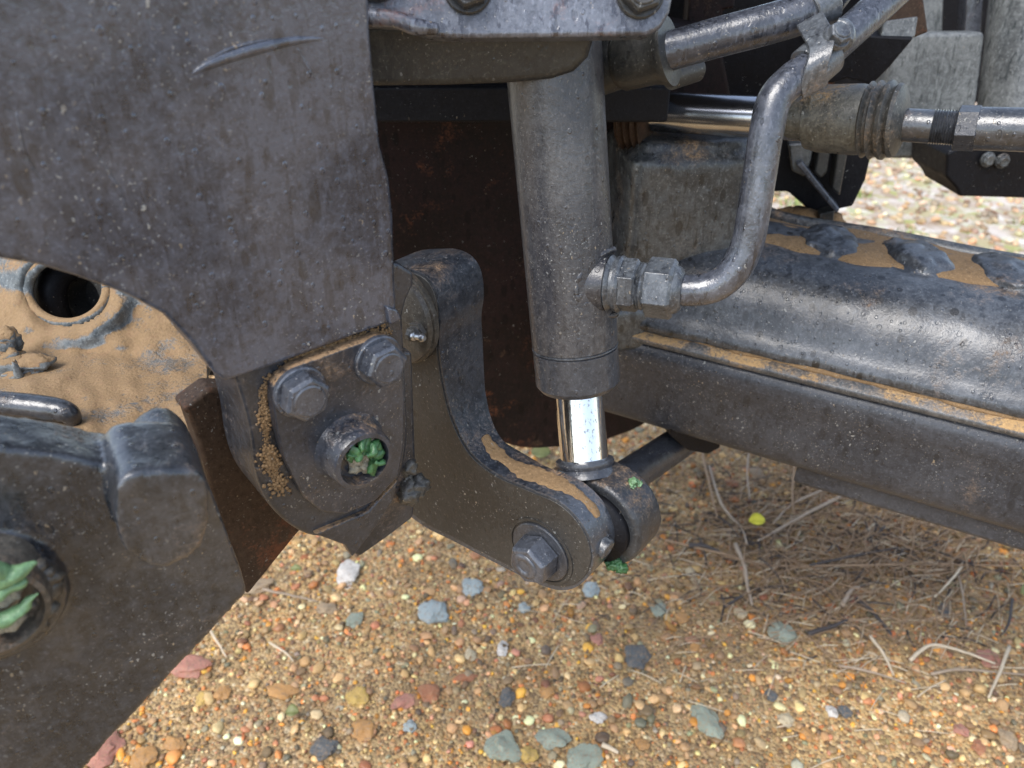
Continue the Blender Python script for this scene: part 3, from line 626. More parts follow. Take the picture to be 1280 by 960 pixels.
# ================================================================== MUD COVERED HOUSING behind, left
hs_ = thing('wheel_hub_housing', 'pale casting caked with ochre mud at the left edge, round hole in it', 'housing', P(100, 540, .56))
def lerp_tab(tab, x):
    for (a, b), (c, d) in zip(tab, tab[1:]):
        if x <= c: t = max(0, min(1, (x - a) / (c - a))); return b + (d - b) * t
    return tab[-1][1]
bm = bmesh.new(); NXg, NYg = 170, 120; grid = []
for j in range(NYg):
    row = []
    for i in range(NXg):
        px = -120 + i * 420 / (NXg - 1); py = 262 + j * 330 / (NYg - 1)
        hx, hy = (px - 84) / 62, (py - 362) / 52; h = math.hypot(hx, hy)
        if .80 < h < .842: px = 84 + (px - 84) * .801 / h; py = 362 + (py - 362) * .801 / h
        z = lerp_tab([(262, .70), (340, .685), (400, .675), (440, .655), (480, .605), (520, .565), (560, .53), (600, .51)], py - (px - 80) * .06)
        hx, hy = (px - 84) / 62, (py - 362) / 52; h = math.hypot(hx, hy)
        z -= .012 * math.exp(-((h - 1.05) / .3) ** 2)
        z += .010 * noise.noise(Vector((px * .012, py * .018, 1))) + .005 * noise.noise(Vector((px * .04, py * .05, 3)))
        row.append((bm.verts.new(P(px, py, z)), h if px < 262 - max(0, py - 480) * .35 else 0))
    grid.append(row)
for j in range(NYg - 1):
    for i in range(NXg - 1):
        q = [grid[j][i], grid[j][i + 1], grid[j + 1][i + 1], grid[j + 1][i]]
        if min(x[1] for x in q) > .799: bm.faces.new([x[0] for x in q])
for v in [v for v in bm.verts if not v.link_faces]: bm.verts.remove(v)
def hz(px, py):
    return lerp_tab([(262, .70), (340, .685), (400, .675), (440, .655), (480, .605), (520, .565), (560, .53), (600, .51)], py - (px - 80) * .06) - .012 * math.exp(-((.80 - 1.05) / .3) ** 2) + .010 * noise.noise(Vector((px * .012, py * .018, 1)))
hole_rim = []
for i in range(49):
    a_ = 2 * math.pi * i / 48; hx_2, hy_2 = 84 + 62 * .80 * math.cos(a_), 362 + 52 * .80 * math.sin(a_); hole_rim.append(P(hx_2, hy_2, hz(hx_2, hy_2) + .001))
me = bm_me(bm, 'casting'); o = link('casting', me, M['pale'], hs_)
bm = bmesh.new(); add_tube(bm, hole_rim, .0042, 12, 2); link('hole_rim', bm_me(bm, 'hole_rim'), M['pale'], hs_)
s = o.modifiers.new('solid', 'SOLIDIFY'); s.thickness = .014; s.offset = -1
s = o.modifiers.new('sub', 'SUBSURF'); s.levels = s.render_levels = 1
bm = bmesh.new()
for i in range(12): blob(bm, P(random.gauss(14, 9), 440 + random.gauss(0, 16), .625), random.uniform(.006, .011), .5, 3)
blob(bm, P(22, 466, .61), .005, .4, 3, (.6, .6, 2.2))
for i in range(8): blob(bm, P(random.gauss(10, 14), 452 + random.gauss(0, 9), .622), random.uniform(.008, .013), .4, 3, (1.4, 1, .6))
link('bolt_lump', bm_me(bm, 'lump'), M['pale'], hs_)
tube('pipe', [P(-90, 502, .55), (P(-20, 503, .55)), P(50, 509, .55), P(84, 516, .55), P(92, 530, .556)], [.0085, .0085, .0085, .0075, .005], M['lower'], hs_)
tube('inner_hose', [P(92, 330, .72), P(70, 345, .71), P(64, 372, .71), P(74, 410, .72)], .013, M['black'], hs_)
lathe('inner_ring', P(104, 372, .72), (-.3, -1, .3), [(-.06, .03), (0, .028), (0, .018), (-.02, .016), (-.02, .001)], M['dark'], hs_)
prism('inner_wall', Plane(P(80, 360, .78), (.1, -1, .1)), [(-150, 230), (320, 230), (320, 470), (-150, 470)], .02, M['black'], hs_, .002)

# ================================================================== LINK ARM
AX = Vector((.616, .788, 0)).normalized(); BX = Vector((AX.y, -AX.x, 0)); PA = Plane(P(690, 690, .63), -AX)
arm = thing('suspension_arm', 'dark curved suspension arm with ochre mud on its edge, bolted below the chrome rod', 'arm', P(640, 700, .63))
face_px = [(455, 345), (500, 336), (528, 342), (545, 362), (551, 395), (549, 430), (556, 480), (568, 525), (590, 566), (622, 592), (662, 610), (700, 627), (728, 655), (742, 690), (737, 718), (718, 735), (694, 737), (662, 725), (620, 704), (566, 676), (520, 651), (470, 600), (450, 500), (445, 400)]
fp = catmull(face_px, 5)
bm = bmesh.new(); af = [PA.hit(*p) for p in fp]
def th(p): t = max(0., min(1., (p[1] - 440) / 170)); return .050 - .020 * t * t * (3 - 2 * t)
bk = [p + AX * th(q) for p, q in zip(af, fp)]
va = [bm.verts.new(p) for p in af]; vb = [bm.verts.new(p) for p in bk]; n_ = len(va)
from mathutils.geometry import tessellate_polygon
bm.faces.new(va)
for t3 in tessellate_polygon([af]): bm.faces.new([vb[i] for i in t3][::-1])
for i in range(n_): bm.faces.new((va[i], vb[i], vb[(i + 1) % n_], va[(i + 1) % n_]))
o = link('rim', bm_me(bm, 'rim'), M['arm'], arm); bevel(o, .004, 4)
def shrink(px, d):
    c = []; n = len(px)
    for i in range(n):
        a, b = px[i - 1], px[(i + 1) % n]; tx, ty = b[0] - a[0], b[1] - a[1]; L = math.hypot(tx, ty) or 1
        c.append((px[i][0] - ty / L * d, px[i][1] + tx / L * d))
    return c
prism('web', PA.off(.0012), shrink(fp, 4), .004, M['armface'], arm, .0006)
bc = PA.hit(677, 688)
lathe('boss_ring', bc, -AX, [(-.002, .031), (.0022, .031), (.0022, .0285), (.0005, .0280), (.0005, .0005)], M['armface'], arm, 56)
lathe('pin_cap', bc, -AX, [(-.002, .0268), (.0028, .0268), (.0036, .0258), (.0036, .0005)], M['gland'], arm, 56)
hb = lathe('bolt', bc + (-AX) * .0036 + BX * .001, -AX, [(0, .0195), (.002, .0195), (.0165, .0182), (.019, .0160), (.0190, .0005)], M['bolt'], arm, 6, .45, .001, False)
bm = bmesh.new(); add_lathe(bm, bc - AX * .0226, -AX, [(-.001, .0115), (.0008, .0112), (.0008, .006), (-.0004, .0055), (-.0004, .0004)], 30); link('bolt_face', bm_me(bm, 'bf'), M['bolt'], hb)
bm = bmesh.new(); i0 = min(range(len(fp)), key=lambda i: math.hypot(fp[i][0] - 585, fp[i][1] - 560)); i1 = min(range(len(fp)), key=lambda i: math.hypot(fp[i][0] - 730, fp[i][1] - 660))
path = catmull([tuple(PA.hit(*fp[i])) for i in range(min(i0, i1), max(i0, i1) + 1)], 8, False); rows = []; NPth = len(path)
for i, p in enumerate(path):
    p = Vector(p); t = i / (NPth - 1); tg = (Vector(path[min(i + 1, NPth - 1)]) - Vector(path[max(i - 1, 0)])).normalized(); nn = tg.cross(AX).normalized()
    if nn.z < 0: nn = -nn
    env = math.sin(math.pi * min(1, max(0, t))) ** .35
    wtot = th(fp[min(i0, i1) + min(i // 8, abs(i1 - i0))]); mid = .58 - .05 * t + .1 * noise.noise(p * 30); hw = (.33 + .16 * noise.noise(p * 55) + .12 * noise.noise(p * 190)) * env * (1 - .3 * t)
    rows.append([bm.verts.new(p + AX * wtot * (mid + hw * q_) + nn * (.0006 + .0010 * (1 - q_ * q_) * (1 + noise.noise(p * 150 + AX * q_ * 3)) - (.0016 if abs(q_) == 1 else 0))) for q_ in (-1, -.8, -.5, -.2, .2, .5, .8, 1)])
for a_, b_ in zip(rows, rows[1:]):
    for j in range(7): bm.faces.new((a_[j], a_[j + 1], b_[j + 1], b_[j]))
link('mud', bm_me(bm, 'mud'), M['sand'], arm)
# set screw on the outside of the boss
sn = (BX * .96 - Z * .22).normalized(); sp_ = PA.hit(741, 697) + AX * .015 + sn * .003
lathe('grub_screw', sp_ - sn * .006, sn, [(0, .0085), (.007, .0085), (.008, .0070), (.0065, .0045), (.0065, .0004)], M['fitting'], arm, 24)
# pivot boss disc with grease nipple
PB = PA.off(.012); dc = PB.hit(488, 396)
lathe('pivot_boss', dc + AX * .011, -AX, [(0, .0395), (.009, .0395), (.0105, .039), (.0118, .037), (.0118, .0005)], M['boss'], arm, 64)
lathe('pivot_ring', dc + AX * .011, -AX, [(0, .0405), (.003, .0412), (.0055, .0412), (.006, .0395), (.006, .0385), (.003, .0385)], M['boss'], arm, 64)
nb = PB.off(.001).hit(524, 414)
nip = lathe('nipple_base', nb, -AX, [(0, .0085), (.004, .0085), (.0045, .0062), (.009, .0060), (.0095, .005), (.013, .0028)], M['boss'], arm, 6, .2, .0004, False)
nd = (-AX * .5 + RT * .9 + Z * .1).normalized()
lathe('nipple', nb - AX * .009 , nd, [(0, .0034), (.004, .0034), (.0045, .0022), (.009, .0024), (.0105, .0032), (.012, .0030), (.0135, .0018)], M['zinc'], nip, 20)

# ================================================================== CYLINDER
cyl = thing('hydraulic_cylinder', 'grey upright hydraulic cylinder with a bright chrome rod in the middle of the picture', 'hydraulic cylinder', P(745, 640, .69))
T = P(691, 60, .548); Bt = P(722.5, 482, .640); ax = (Bt - T).normalized(); L = (Bt - T).length
G0 = P(716, 432, .628); gl = (G0 - T).dot(ax)
lathe('barrel', T - ax * .06, ax, [(0, .0335), (gl + .058, .0335), (gl + .0592, .0325), (gl + .0598, .0325)], M['barrel'], cyl, 72)
lathe('ring_line', T + ax * (gl - .0012), ax, [(0, .0330), (.0004, .0338), (.0010, .0338), (.0014, .0330)], M['fitting'], cyl, 72)
gd = lathe('gland', T + ax * (gl - .0005), ax, [(0, .0322), (.0015, .0322), (.002, .0334), (L - gl - .004, .0334), (L - gl, .0305)], M['gland'], cyl, 72)
RB = P(731, 577, .645); rd = (RB - Bt).normalized()
lathe('rod', Bt - rd * .02, rd, [(0, .0192), ((RB - Bt).length + .022, .0192)], M['chrome'], cyl, 64)
lathe('rod_seal', Bt - rd * .002, rd, [(0, .0235), (.0035, .0235), (.0045, .0200)], M['black'], cyl, 48)
lathe('wiper_collar', RB - rd * .003, rd, [(0, .0205), (.001, .0232), (.003, .0238), (.005, .0232), (.007, .022), (.010, .0245), (.013, .0255)], M['gland'], cyl, 56)
ec = PA.off(-.054).hit(760, 640)
bm = bmesh.new()
add_lathe(bm, ec - AX * .0175, AX, [(0, .0375), (.003, .0400), (.034, .0400)], 56)
eb = RB + rd * .010
add_prism(bm, [eb + (BX * x + AX * y) for x, y in ((-.027, -.016), (.027, -.016), (.027, .018), (-.027, .018))], (ec - eb) * .9)
ey = link('rod_eye', bm_me(bm, 'rod_eye'), M['eye'], cyl); cast(ey, .0016, 5, .0008, .02)
bm = bmesh.new(); add_lathe(bm, ec + AX * .0165, AX, [(0, .030), (.003, .0295), (.0035, .024)], 48); link('eye_washer', bm_me(bm, 'w'), M['lug'], ey)
bm = bmesh.new(); add_lathe(bm, ec - AX * .0245, AX, [(0, .031), (.008, .031)], 48); link('eye_spacer', bm_me(bm, 'w'), M['black'], ey)
bm = bmesh.new()
for dx, dy, r in ((0, 0, 6), (8, 3, 5), (-7, 2, 4.5), (3, -7, 5), (9, -4, 4), (5, 9, 5), (-12, 5, 3), (12, 8, 3.5)): blob(bm, P(789 + dx, 609 + dy, .628 + random.uniform(-.004, .004)), r * .00066, .8, 3, fr=2.6)
link('grease', bm_me(bm, 'grease'), M['grease_pale'], ey)
bm = bmesh.new()
for dx, dy, r in ((0, 0, 7), (7, 4, 6), (-6, 2, 5), (2, -6, 4), (-10, -2, 3)): blob(bm, P(770 + dx, 706 + dy, .640), r * .00067, .6, 3, (1.3, 1, .9), fr=2.2)
link('grease', bm_me(bm, 'grease'), M['grease'], ey)
bm = bmesh.new()
for i in range(26): blob(bm, P(random.gauss(772, 4), random.uniform(612, 690), .640), random.uniform(.0010, .003), .6, 2)
link('mud', bm_me(bm, 'mud'), M['joint'], ey)
# port boss, fitting, nut
p0 = P(726, 350, .600); p1 = P(842, 362, .575); fa = (p1 - p0).normalized()
lathe('port_boss', p0, fa, [(-.012, .026), (.004, .0245), (.010, .0225), (.022, .0215)], M['barrel'], cyl, 48)
wb = []
for i in range(41):
    a_ = 2 * math.pi * i / 40; u2, v2_, _a = frame(fa); q_ = p0 + (u2 * math.cos(a_) + v2_ * math.sin(a_)) * .0245
    rr_ = (q_ - T) - ax * (q_ - T).dot(ax); q_ = q_ + fa * max(0, (.0335 - rr_.length) * 1.0) if rr_.length < .0335 else q_; wb.append(q_ + fa * .0015)
bm = bmesh.new(); add_tube(bm, wb, [.0022 + .0007 * math.sin(i * 2.1) for i in range(41)], 8, 3); link('weld', bm_me(bm, 'weld'), M['barrel'], cyl)
ft = lathe('fitting', p0 + fa * .021, fa, [(0, .0195), (.002, .021), (.005, .0185), (.007, .0185), (.0075, .0208), (.010, .0212), (.012, .0195)], M['fitting'], cyl, 40)
lathe('hex_adapter', p0 + fa * .031, fa, [(0, .0185), (.001, .0205), (.012, .0205), (.014, .018)], M['fitting'], ft, 6, .4, .0006, False)
lathe('thread', p0 + fa * .044, fa, [(0, .0175), (.001, .0162), (.002, .0175), (.003, .0162), (.004, .0175), (.006, .0165)], M['fitting'], ft, 32)

# ================================================================== BENT PIPE
pp = thing('hydraulic_pipe', 'bent dark steel pipe curving from the cylinder port up to the clamp', 'pipe', p1)
tube('pipe', [P(828, 360, .578), P(862, 363, .573), P(893, 358, .567), P(918, 338, .560), P(934, 305, .553), P(942, 265, .545), P(950, 215, .536), P(958, 165, .528), P(968, 125, .524), P(990, 100, .524), P(1012, 84, .526), P(1045, 55, .53), P(1090, 15, .54), P(1150, -40, .555)], .0112, M['pipe'], pp, 28, 8)
un = lathe('union_nut', p0 + fa * .050, fa, [(0, .0195), (.0015, .0222), (.019, .0222), (.0215, .0195)], M['fitting'], pp, 6, .15, .0007, False)
lathe('nut_sleeve', p0 + fa * .071, fa, [(0, .0178), (.003, .0165), (.006, .0125)], M['fitting'], un, 32)
# ================================================================== CLAMP and upper hose
uh = thing('hydraulic_hose', 'thick wet hose running from the upper fitting to the top right', 'hose', P(840, 65, .55))
tube('hose', [P(822, 68, .56), P(850, 60, .557), P(900, 46, .553), P(950, 33, .548), P(1000, 18, .545), P(1030, 2, .545), P(1052, -30, .55), P(1070, -80, .56)], .0132, M['pipe'], uh, 28)
h0 = P(772, 80, .578); h1 = P(836, 64, .558); ha = (h1 - h0).normalized(); hl = (h1 - h0).length
fe = lathe('ferrule', h0, ha, [(0, .0170), (.004, .0195), (.026, .0200), (hl - .006, .0215), (hl - .003, .0235), (hl + .001, .0235), (hl + .002, .0150)], M['dark'], uh, 48)
lathe('elbow', h0 - ha * .045 + Vector((0, .004, 0)), ha, [(0, .022), (.02, .021), (.046, .0185)], M['dark'], uh, 40)
cp = P(1026, 70, .526); cd = (P(1050, 50, .531) - P(1000, 92, .525)).normalized()
cl = thing('pipe_clamp', 'wet bolted strap clamp holding the bent pipe under the hose', 'clamp', cp)
def band(name, c, ax, r, wd, mat, par):
    return lathe(name, c - ax * wd / 2, ax, [(0, r - .003), (0, r + .0012), (.001, r + .0022), (wd - .001, r + .0022), (wd, r + .0012), (wd, r - .003)], mat, par, 40, wob=.03)
band('band', P(1021, 77, .5275), cd, .0125, .019, M['fitting'], cl)
hx_ = (P(1030, 2, .545) - P(1000, 18, .545)).normalized()
band('band', P(1022, 7, .545), hx_, .0142, .017, M['fitting'], cl)
bm = bmesh.new()
q = [P(1012, 22, .527), P(1020, 36, .517), P(1028, 52, .509), P(1024, 74, .507), P(1018, 96, .512), P(1020, 114, .520)]
sd_ = Vector((.85, 0, .5)).normalized()
cc = [Vector(x) for x in catmull([tuple(x) for x in q], 8, False)]
vr = [[bm.verts.new(p + sd_ * a_ + FW * b_) for a_, b_ in ((-.0085, 0), (.0085, 0), (.0085, .0028), (-.0085, .0028))] for p in cc]
for a_, b_ in zip(vr, vr[1:]):
    for j in range(4): bm.faces.new((a_[j], a_[(j + 1) % 4], b_[(j + 1) % 4], b_[j]))
bm.faces.new(vr[0]); bm.faces.new(vr[-1][::-1])
bevel(link('strap', bm_me(bm, 'strap'), M['fitting'], cl), .001, 2)
hexbolt('clamp_bolt', P(1044, 48, .512), (-FW + UP * .25 + RT * .2).normalized(), .0135, .008, M['fitting'], cl)
bm = bmesh.new(); add_tube(bm, [P(1052, 62, .52), P(1060, 50, .515), P(1058, 34, .513), P(1046, 28, .514)], [.003, .0042, .0042, .003], 10, 6); link('strap_loop', bm_me(bm, 'sl'), M['fitting'], cl)

# ================================================================== TOP PLATE, MOUNT and CHASSIS with an added shading mass above
tp = thing('top_plate', 'wet streaky silver plate across the top edge with bolts', 'plate', P(600, 40, .47))
PT = Plane(P(600, 40, .47), (.05, -.93, .34))
prism('plate', PT, [(364, -120), (366, 14), (374, 26), (400, 29), (470, 30), (500, 32), (520, 38), (533, 45), (580, 47), (700, 46), (808, 44), (826, 36), (838, 14), (846, -30), (850, -120)], .016, M['wetsteel'], tp, .003)
for q in ((800, -8), (585, -14), (470, -30)): hexbolt('bolt', PT.off(.0005).hit(*q), PT.n, .022, .011, M['dark'], tp)
# casting flange bulge on the left part of the plate
bm = bmesh.new()
add_tube(bm, [PT.off(.002).hit(*p) for p in ((398, -60), (402, -10), (412, 14), (440, 20), (492, 24), (520, 33), (548, 36))], [.008, .009, .009, .006, .005, .005, .003], 14, 6)
link('rib', bm_me(bm, 'rib'), M['wetsteel'], tp)
mt = thing('cylinder_mount', 'dark rounded mount directly above the upright cylinder', 'mount', P(600, 90, .52))
prism('mount_body', Plane(P(600, 90, .515), (.05, -1, -.1)), [(420, 30), (420, 109), (465, 110), (560, 109), (640, 106), (690, 101), (718, 92), (736, 74), (744, 48), (746, 20)], .11, M['dark'], mt, .006, sub=1, seg=5)
ch = thing('chassis', 'black chassis wall and shelf behind the cylinder, with an added shading mass above', 'chassis', P(640, -60, .8))
bm = bmesh.new(); add_box(bm, (-.07, .93, 1.12), (.27, 0, 0), (0, .32, 0), (0, 0, .13)); link('shade_mass', bm_me(bm, 'u'), M['black'], ch)  # unseen overhead box standing for the tractor body, added to shade the parts below
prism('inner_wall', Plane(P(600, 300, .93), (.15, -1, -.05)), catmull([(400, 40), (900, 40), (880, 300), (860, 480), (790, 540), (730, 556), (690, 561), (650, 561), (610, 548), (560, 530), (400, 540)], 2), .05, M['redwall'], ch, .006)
bm = bmesh.new(); add_box(bm, P(620, 108, .80), (.16, 0, 0), (0, .08, 0), (0, 0, .016)); bevel(link('cross_shelf', bm_me(bm, 'cs'), M['black'], ch), .003)

# ================================================================== AXLE BEAM
D = Vector((.876, -.482, 0)).normalized(); E = Vector((.482, .876, 0)).normalized(); B0 = P(800, 420, .85)
bmr = thing('axle_beam', 'long wet black axle beam sloping to the right edge with a muddy ledge', 'axle beam', B0 + D * .3 - Z * .12)
def sweep(name, sec, s0, s1, mat, parent, n=40, closed=True, fn=None, bev=0):
    bm = bmesh.new(); rings = []
    for i in range(n + 1):
        s = s0 + (s1 - s0) * i / n
        rings.append([bm.verts.new(B0 + D * s + E * (e + (fn(s, e, u)[0] if fn else 0)) + Z * (u + (fn(s, e, u)[1] if fn else 0))) for e, u in sec])
    m = len(sec)
    for a, b in zip(rings, rings[1:]):
        for j in range(m if closed else m - 1): bm.faces.new((a[j], a[(j + 1) % m], b[(j + 1) % m], b[j]))
    bm.faces.new(rings[0]); bm.faces.new(rings[-1][::-1])
    o = link(name, bm_me(bm, name), mat, parent)
    if bev: bevel(o, bev, 3)
    return o
bul = catmull([(.016, .0), (.021, .028), (.033, .053), (.051, .071), (.076, .081), (.11, .084), (.18, .080), (.20, .0), (.12, -.03)], 4)
def bf(s, e, u):
    k = math.exp(-((s + .02) / .10) ** 2)
    return (-.006 * k + .0015 * noise.noise(Vector((s * 30, e * 30, u * 30))), (.008 * k * (u > .045)) + .0015 * noise.noise(Vector((s * 30, e * 30, u * 30 + 9))))
sweep('upper_housing', bul, -.06, .62, M['beam'], bmr, 90, fn=bf)
sweep('web', catmull([(.010, -.012), (.010, -.06), (.011, -.10), (.018, -.119), (.034, -.124), (.10, -.124), (.11, -.06), (.10, -.012)], 3), -.10, .62, M['web'], bmr, 60)
fs_ = [(.0, -.004), (.001, -.008), (.005, -.012), (.05, -.013), (.05, .006), (.02, .004), (.010, .0015), (.003, -.001)]
fl = sweep('ledge', fs_, -.07, .62, M['flange'], bmr, 60, bev=.0015)
sweep('lower_flange', [(.03, -.122), (.03, -.148), (.035, -.153), (.10, -.153), (.10, -.122)], .18, .62, M['web'], bmr, 20, bev=.003)
# mud line on the ledge
bm = bmesh.new(); pts = []
for i in range(90):
    s = -.05 + .66 * i / 89; pts.append(B0 + D * s + E * (.0135 + .003 * noise.noise(Vector((s * 40, 0, 0)))) + Z * .0035)
add_tube(bm, pts, [.0034 * (1 + .9 * noise.noise(p * 38)) for p in pts], 10, 2)
for v in bm.verts: v.co += noise.noise_vector(v.co * 160) * .0014; v.co.z = B0.z + (v.co.z - B0.z) * .75
link('mud', bm_me(bm, 'mud'), M['sand'], fl)
# weld bead/seam line on top edge of the housing
pts = [B0 + D * s + E * .10 + Z * .1075 for s in (.17, .25, .35, .45, .6)]; pts = [p - Z * .0265 - E * .012 for p in pts]; tube('seam', pts, .0016, M['fitting'], bmr, 8)
# upper flange: sandy tray, rim and gussets
def BP(s, e, u): return B0 + D * s + E * e + Z * u
tray = []
bm = bmesh.new(); NXs = 60
for i in range(NXs + 1):
    s = -.05 + .67 * i / NXs
    tray.append([bm.verts.new(BP(s, e, .082 + .006 * noise.noise(Vector((s * 25, e * 25, 0))) + h)) for e, h in ((.085, -.008), (.105, .004), (.13, .006), (.16, .006), (.185, .004), (.205, -.01))])
for a, b in zip(tray, tray[1:]):
    for j in range(5): bm.faces.new((a[j], a[j + 1], b[j + 1], b[j]))
link('sand_bed', bm_me(bm, 'sand_bed'), M['sand'], bmr)
tube('rear_rim', [BP(s, e, u) for s, e, u in ((-.06, .225, .125), (.0, .215, .112), (.035, .212, .096), (.07, .206, .082), (.11, .20, .078), (.2, .197, .081), (.3, .195, .077), (.4, .192, .080), (.5, .19, .077), (.62, .19, .079))], [.011, .011, .009, .009, .010, .009, .0105, .0095, .0105, .010], M['block'], bmr, 14)
for s in (.155, .24, .325, .41, .50):
    bm = bmesh.new(); a_, b_, c_ = BP(s - .040, .105, .108), BP(s + .034, .100, .106), BP(s + .002, .205, .118)
    add_prism(bm, [BP(s - .036, .092, .070), BP(s + .020, .090, .070), BP(s + .012, .19, .074), BP(s - .010, .19, .074)], Z * .013)
    blob(bm, BP(s - .004, .142, .082), .021, .30, 3, (1.55, 2.1, .75))
    blob(bm, BP(s + .016, .118, .080), .015, .3, 3, (1.7, 1.2, .7))
    cast(link('gusset', bm_me(bm, 'gusset'), M['beam'], bmr), .0025, 3, .005, .018)
# square boss standing on the beam, left
bm = bmesh.new(); bxc = P(852, 250, .85); HX = Vector((.99, .12, 0)).normalized(); HY = Vector((-.12, .99, 0)).normalized()
add_prism(bm, [bxc + HX * x + HY * y - Z * .10 for x, y in catmull([(-.070, -.030), (-.050, -.047), (.046, -.047), (.070, -.022), (.074, .05), (.06, .08), (-.06, .08), (-.072, .05)], 2)], Z * .158)
add_prism(bm, [bxc + HX * x + HY * y for x, y in catmull([(-.060, -.022), (-.044, -.037), (.040, -.037), (.060, -.016), (.064, .045), (.05, .07), (-.05, .07), (-.062, .045)], 2)], Z * .072)
for dz, gx in ((.072, .006), (.084, .016), (.096, .03)):
    add_prism(bm, [bxc + HX * x + HY * y - Z * (dz + .05) for x, y in ((-.08 - gx, -.05 - gx * .5), (.07 + gx, -.05 - gx * .5), (.08 + gx, .09), (-.09, .09))], Z * .05)
cast(link('square_boss', bm_me(bm, 'sb'), M['block'], bmr), .003, 34, .005, .05)

# ================================================================== cross tube behind the rod, under the beam
ct = tube('cross_tube', [P(775, 602, .88), P(830, 566, .95), P(880, 532, 1.02), P(930, 500, 1.1)], .020, M['web'])
props(ct, 'dark tube crossing behind the chrome rod and passing under the beam', 'tube')
prism_b = prism('under_bracket', Plane(P(880, 550, .93), (.3, -1, 0)), [(838, 545), (860, 563), (885, 568), (900, 560), (905, 530), (840, 520)], .05, M['black']); props(prism_b, 'small black bracket peeping out under the left end of the beam', 'bracket')

# ================================================================== STEERING ROD
st = thing('steering_rod', 'horizontal steering rod with chrome shaft, ball joint and ribbed rubber boot, upper right', 'steering rod', P(1060, 150, .72))
s0 = P(790, 138, .80); s1 = P(1012, 150, .735)
sa = (s1 - s0).normalized()
lathe('shaft', s0, sa, [(0, .019), ((s1 - s0).length, .019)], M['chrome_dull'], st, 40)
lathe('rusty_boot', s0 - sa * .008, sa, [(0, .034), (.004, .038), (.008, .034), (.011, .039), (.015, .034), (.018, .039), (.022, .034), (.025, .038), (.029, .024)], M['brownwall'], st, 40)
j0 = P(1010, 148, .73); j1 = P(1086, 150, .70); ja = (j1 - j0).normalized(); jl = (j1 - j0).length
lathe('neck', j0 - ja * .022, ja, [(0, .016), (.004, .0185), (.026, .020)], M['joint'], st, 36)
jh = lathe('joint_housing', j0, ja, [(0, .022), (.002, .0268), (.012, .0292), (jl - .008, .0300), (jl, .0285)], M['joint'], st, 56, wob=.01)
prism('flat', Plane(P(1018, 130, .700), (-.5, -.8, .35)), [(1013, 118), (1033, 116), (1029, 150), (1009, 154)], .006, M['joint'], jh, .001)
k1 = P(1130, 150, .69)
lathe('rubber_boot', j1 - ja * .003, ja, [(0, .029), (.002, .0322), (.005, .0285), (.007, .0285), (.009, .0330), (.013, .0290), (.016, .0325), (.019, .0330), (.022, .0285), (.025, .0310), (.028, .0295), (.031, .022), (.033, .0145)], M['rubber'], st, 56, wob=.012)
r0 = P(1126, 156, .69); r1 = P(1198, 160, .67); ra = (r1 - r0).normalized(); rl = (r1 - r0).length
prof = [(0, .0138), (rl * .55, .0138)]
q = rl * .55
while q < rl: prof += [(q, .0145), (q + .001, .0132)]; q += .002
lathe('threaded_rod', r0, ra, prof, M['lower'], st, 36)
t1 = P(1420, 166, .61); ta = (t1 - r1).normalized()
lathe('lock_nut', r1 - ta * .002, ta, [(0, .0165), (.001, .0188), (.016, .0188), (.017, .017)], M['web'], st, 6, .1, .0005, False)
lathe('tie_tube', r1 + ta * .014, ta, [(0, .0172), (.3, .0172)], M['lower'], st, 40)

# ================================================================== BACKGROUND MACHINERY, upper right
def slab(name, label, cat, z, n, px, t, mat, bev=.002, group=None, c=None, sub=1):
    c = c or (sum(p[0] for p in px) / len(px), sum(p[1] for p in px) / len(px))
    o = prism(name, Plane(P(c[0], c[1], z), n), px, t, mat, None, bev, sub); return props(o, label, cat, group)
slab('grey_guard', 'weathered streaky grey guard plate behind the rubber boot', 'guard', 1.12, (-.1, -1, .1), [(1118, 42), (1232, 40), (1222, 120), (1208, 200), (1085, 198), (1104, 120)], .05, M['wetpanel'], .006)
slab('grey_post', 'narrow grey post standing above the guard plate', 'post', 1.16, (-.1, -1, .1), [(1138, -90), (1182, -90), (1178, 44), (1140, 44)], .06, M['wetpanel'])
slab('slim_strut', 'slim dark grey strut just right of the guard plate top', 'strut', 1.14, (-.1, -1, .1), [(1214, -90), (1236, -90), (1226, 44), (1206, 44)], .03, M['pipe'])
props(lathe('grey_canister', P(1296, -80, 1.1), P(1270, 134, 1.16) - P(1296, -80, 1.1), [(0, .05), (.20, .05), (.235, .05), (.24, .044)], M['wetpanel'], seg=48), 'round grey canister cut by the right edge at the top', 'canister')
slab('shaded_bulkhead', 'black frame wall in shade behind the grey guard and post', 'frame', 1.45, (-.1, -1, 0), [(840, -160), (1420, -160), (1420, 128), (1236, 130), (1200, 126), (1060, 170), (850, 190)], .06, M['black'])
dcb = thing('dark_crossmember', 'black lower crossmember with pale bolts below the tie rod at the right edge', 'crossmember', P(1240, 240, 1.05))
prism('beam', Plane(P(1240, 220, 1.05), (.1, -1, 0)), [(1184, 192), (1200, 184), (1420, 176), (1420, 252), (1200, 246), (1196, 236), (1183, 222)], .09, M['black'], dcb, .004)
hexbolt('bolt', Plane(P(1240, 220, 1.047), (.1, -1, 0)).hit(1234, 199), (.1, -1, 0), .015, .006, M['block'], dcb)
hexbolt('bolt', Plane(P(1240, 220, 1.047), (.1, -1, 0)).hit(1252, 201), (.1, -1, 0), .015, .006, M['block'], dcb)
slab('black_gusset', 'black triangular gusset just above the ball joint', 'gusset', .86, (-.3, -1, -.1), [(1062, 42), (1100, 46), (1142, 48), (1112, 84), (1090, 106), (1058, 98), (1040, 104), (1020, 100)], .03, M['black'])
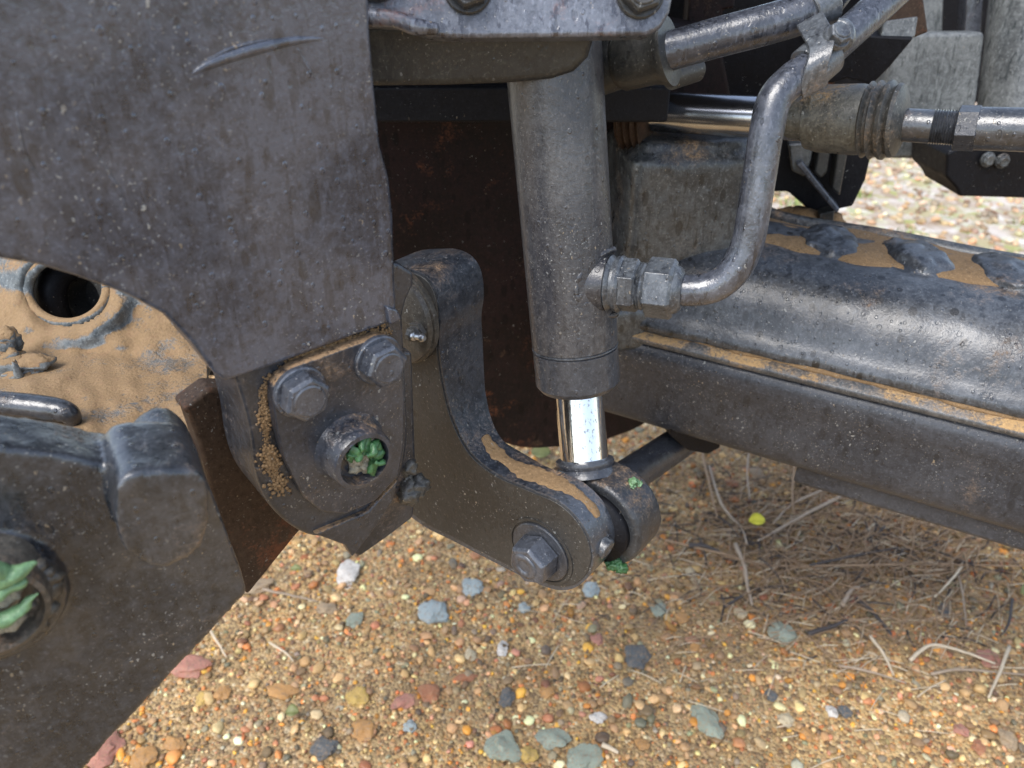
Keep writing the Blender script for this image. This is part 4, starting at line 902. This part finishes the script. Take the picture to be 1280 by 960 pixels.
slab('rusty_bar', 'rusty brown slanting bar running behind the clamp', 'bar', .90, (-.3, -1, .1), [(1098, 0), (1150, -30), (1160, 40), (1080, 72), (1024, 120), (1016, 112), (1050, 50)], .03, M['brownwall'])
slab('wet_tab', 'small wet silver tab beside the slanting hose end', 'tab', .84, (-.2, -1, .3), [(1104, 26), (1148, 20), (1144, 46), (1136, 50), (1100, 48)], .02, M['wetpanel'])
# dark bracketry under the ball joint
ub = thing('joint_bracket', 'dark angled bracket with a diagonal strut under the ball joint', 'bracket', P(1030, 260, .95))
PU = Plane(P(1030, 220, .93), (-.2, -1, 0))
prism('back_plate', PU.off(-.03), [(930, 150), (1092, 150), (1090, 190), (1082, 225), (1066, 258), (1048, 262), (1034, 278), (1010, 262), (985, 240), (930, 240)], .02, M['black'], ub, .003)
prism('web', PU.off(.0), [(985, 180), (1018, 178), (1014, 200), (1006, 222), (990, 214)], .02, M['block'], ub, .003)
prism('strut', PU.off(.012), [(995, 206), (1003, 202), (1050, 262), (1046, 268)], .02, M['pipe'], ub, .002)
prism('rib', PU.off(.004), [(1024, 180), (1040, 180), (1034, 216), (1026, 224), (1018, 216)], .03, M['dark'], ub, .003)
prism('rib', PU.off(.004), [(1048, 180), (1062, 180), (1050, 246), (1040, 236)], .03, M['dark'], ub, .003)
prism('foot', PU.off(-.005), [(1024, 268), (1044, 262), (1040, 292), (1026, 290)], .02, M['dark'], ub, .002)
# sand heap behind rim
bm = bmesh.new()
for i in range(9): blob(bm, P(972 + i * 8 + random.gauss(0, 3), 276 + i * 1.6 + random.gauss(0, 3), .99), random.uniform(.016, .026), .35, 3, (1, 1, .7))
props(link('sand_heap', bm_me(bm, 'sh'), M['sand']), 'small heap of orange sand lying behind the beam by the bent pipe', 'sand heap', kind='stuff')
# dark casting mass behind hose, upper middle
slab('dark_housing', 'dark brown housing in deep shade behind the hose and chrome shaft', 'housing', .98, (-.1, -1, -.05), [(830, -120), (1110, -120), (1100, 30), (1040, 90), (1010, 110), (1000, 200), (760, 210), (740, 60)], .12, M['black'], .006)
hd = slab('brown_block', 'brown stepped block at the top edge behind the hose fitting', 'block', .86, (-.1, -1, .1), [(866, -60), (924, -60), (918, 10), (904, 12), (900, 34), (872, 38), (858, 30)], .05, M['redwall'], .003)
lh = lathe('lower_pipe_stub', P(838, 96, .62), P(888, 80, .64) - P(838, 96, .62), [(0, .010), (.028, .010), (.032, .007)], M['dark'], None, 24); props(lh, 'short capped stub directly under the hose ferrule', 'pipe stub')
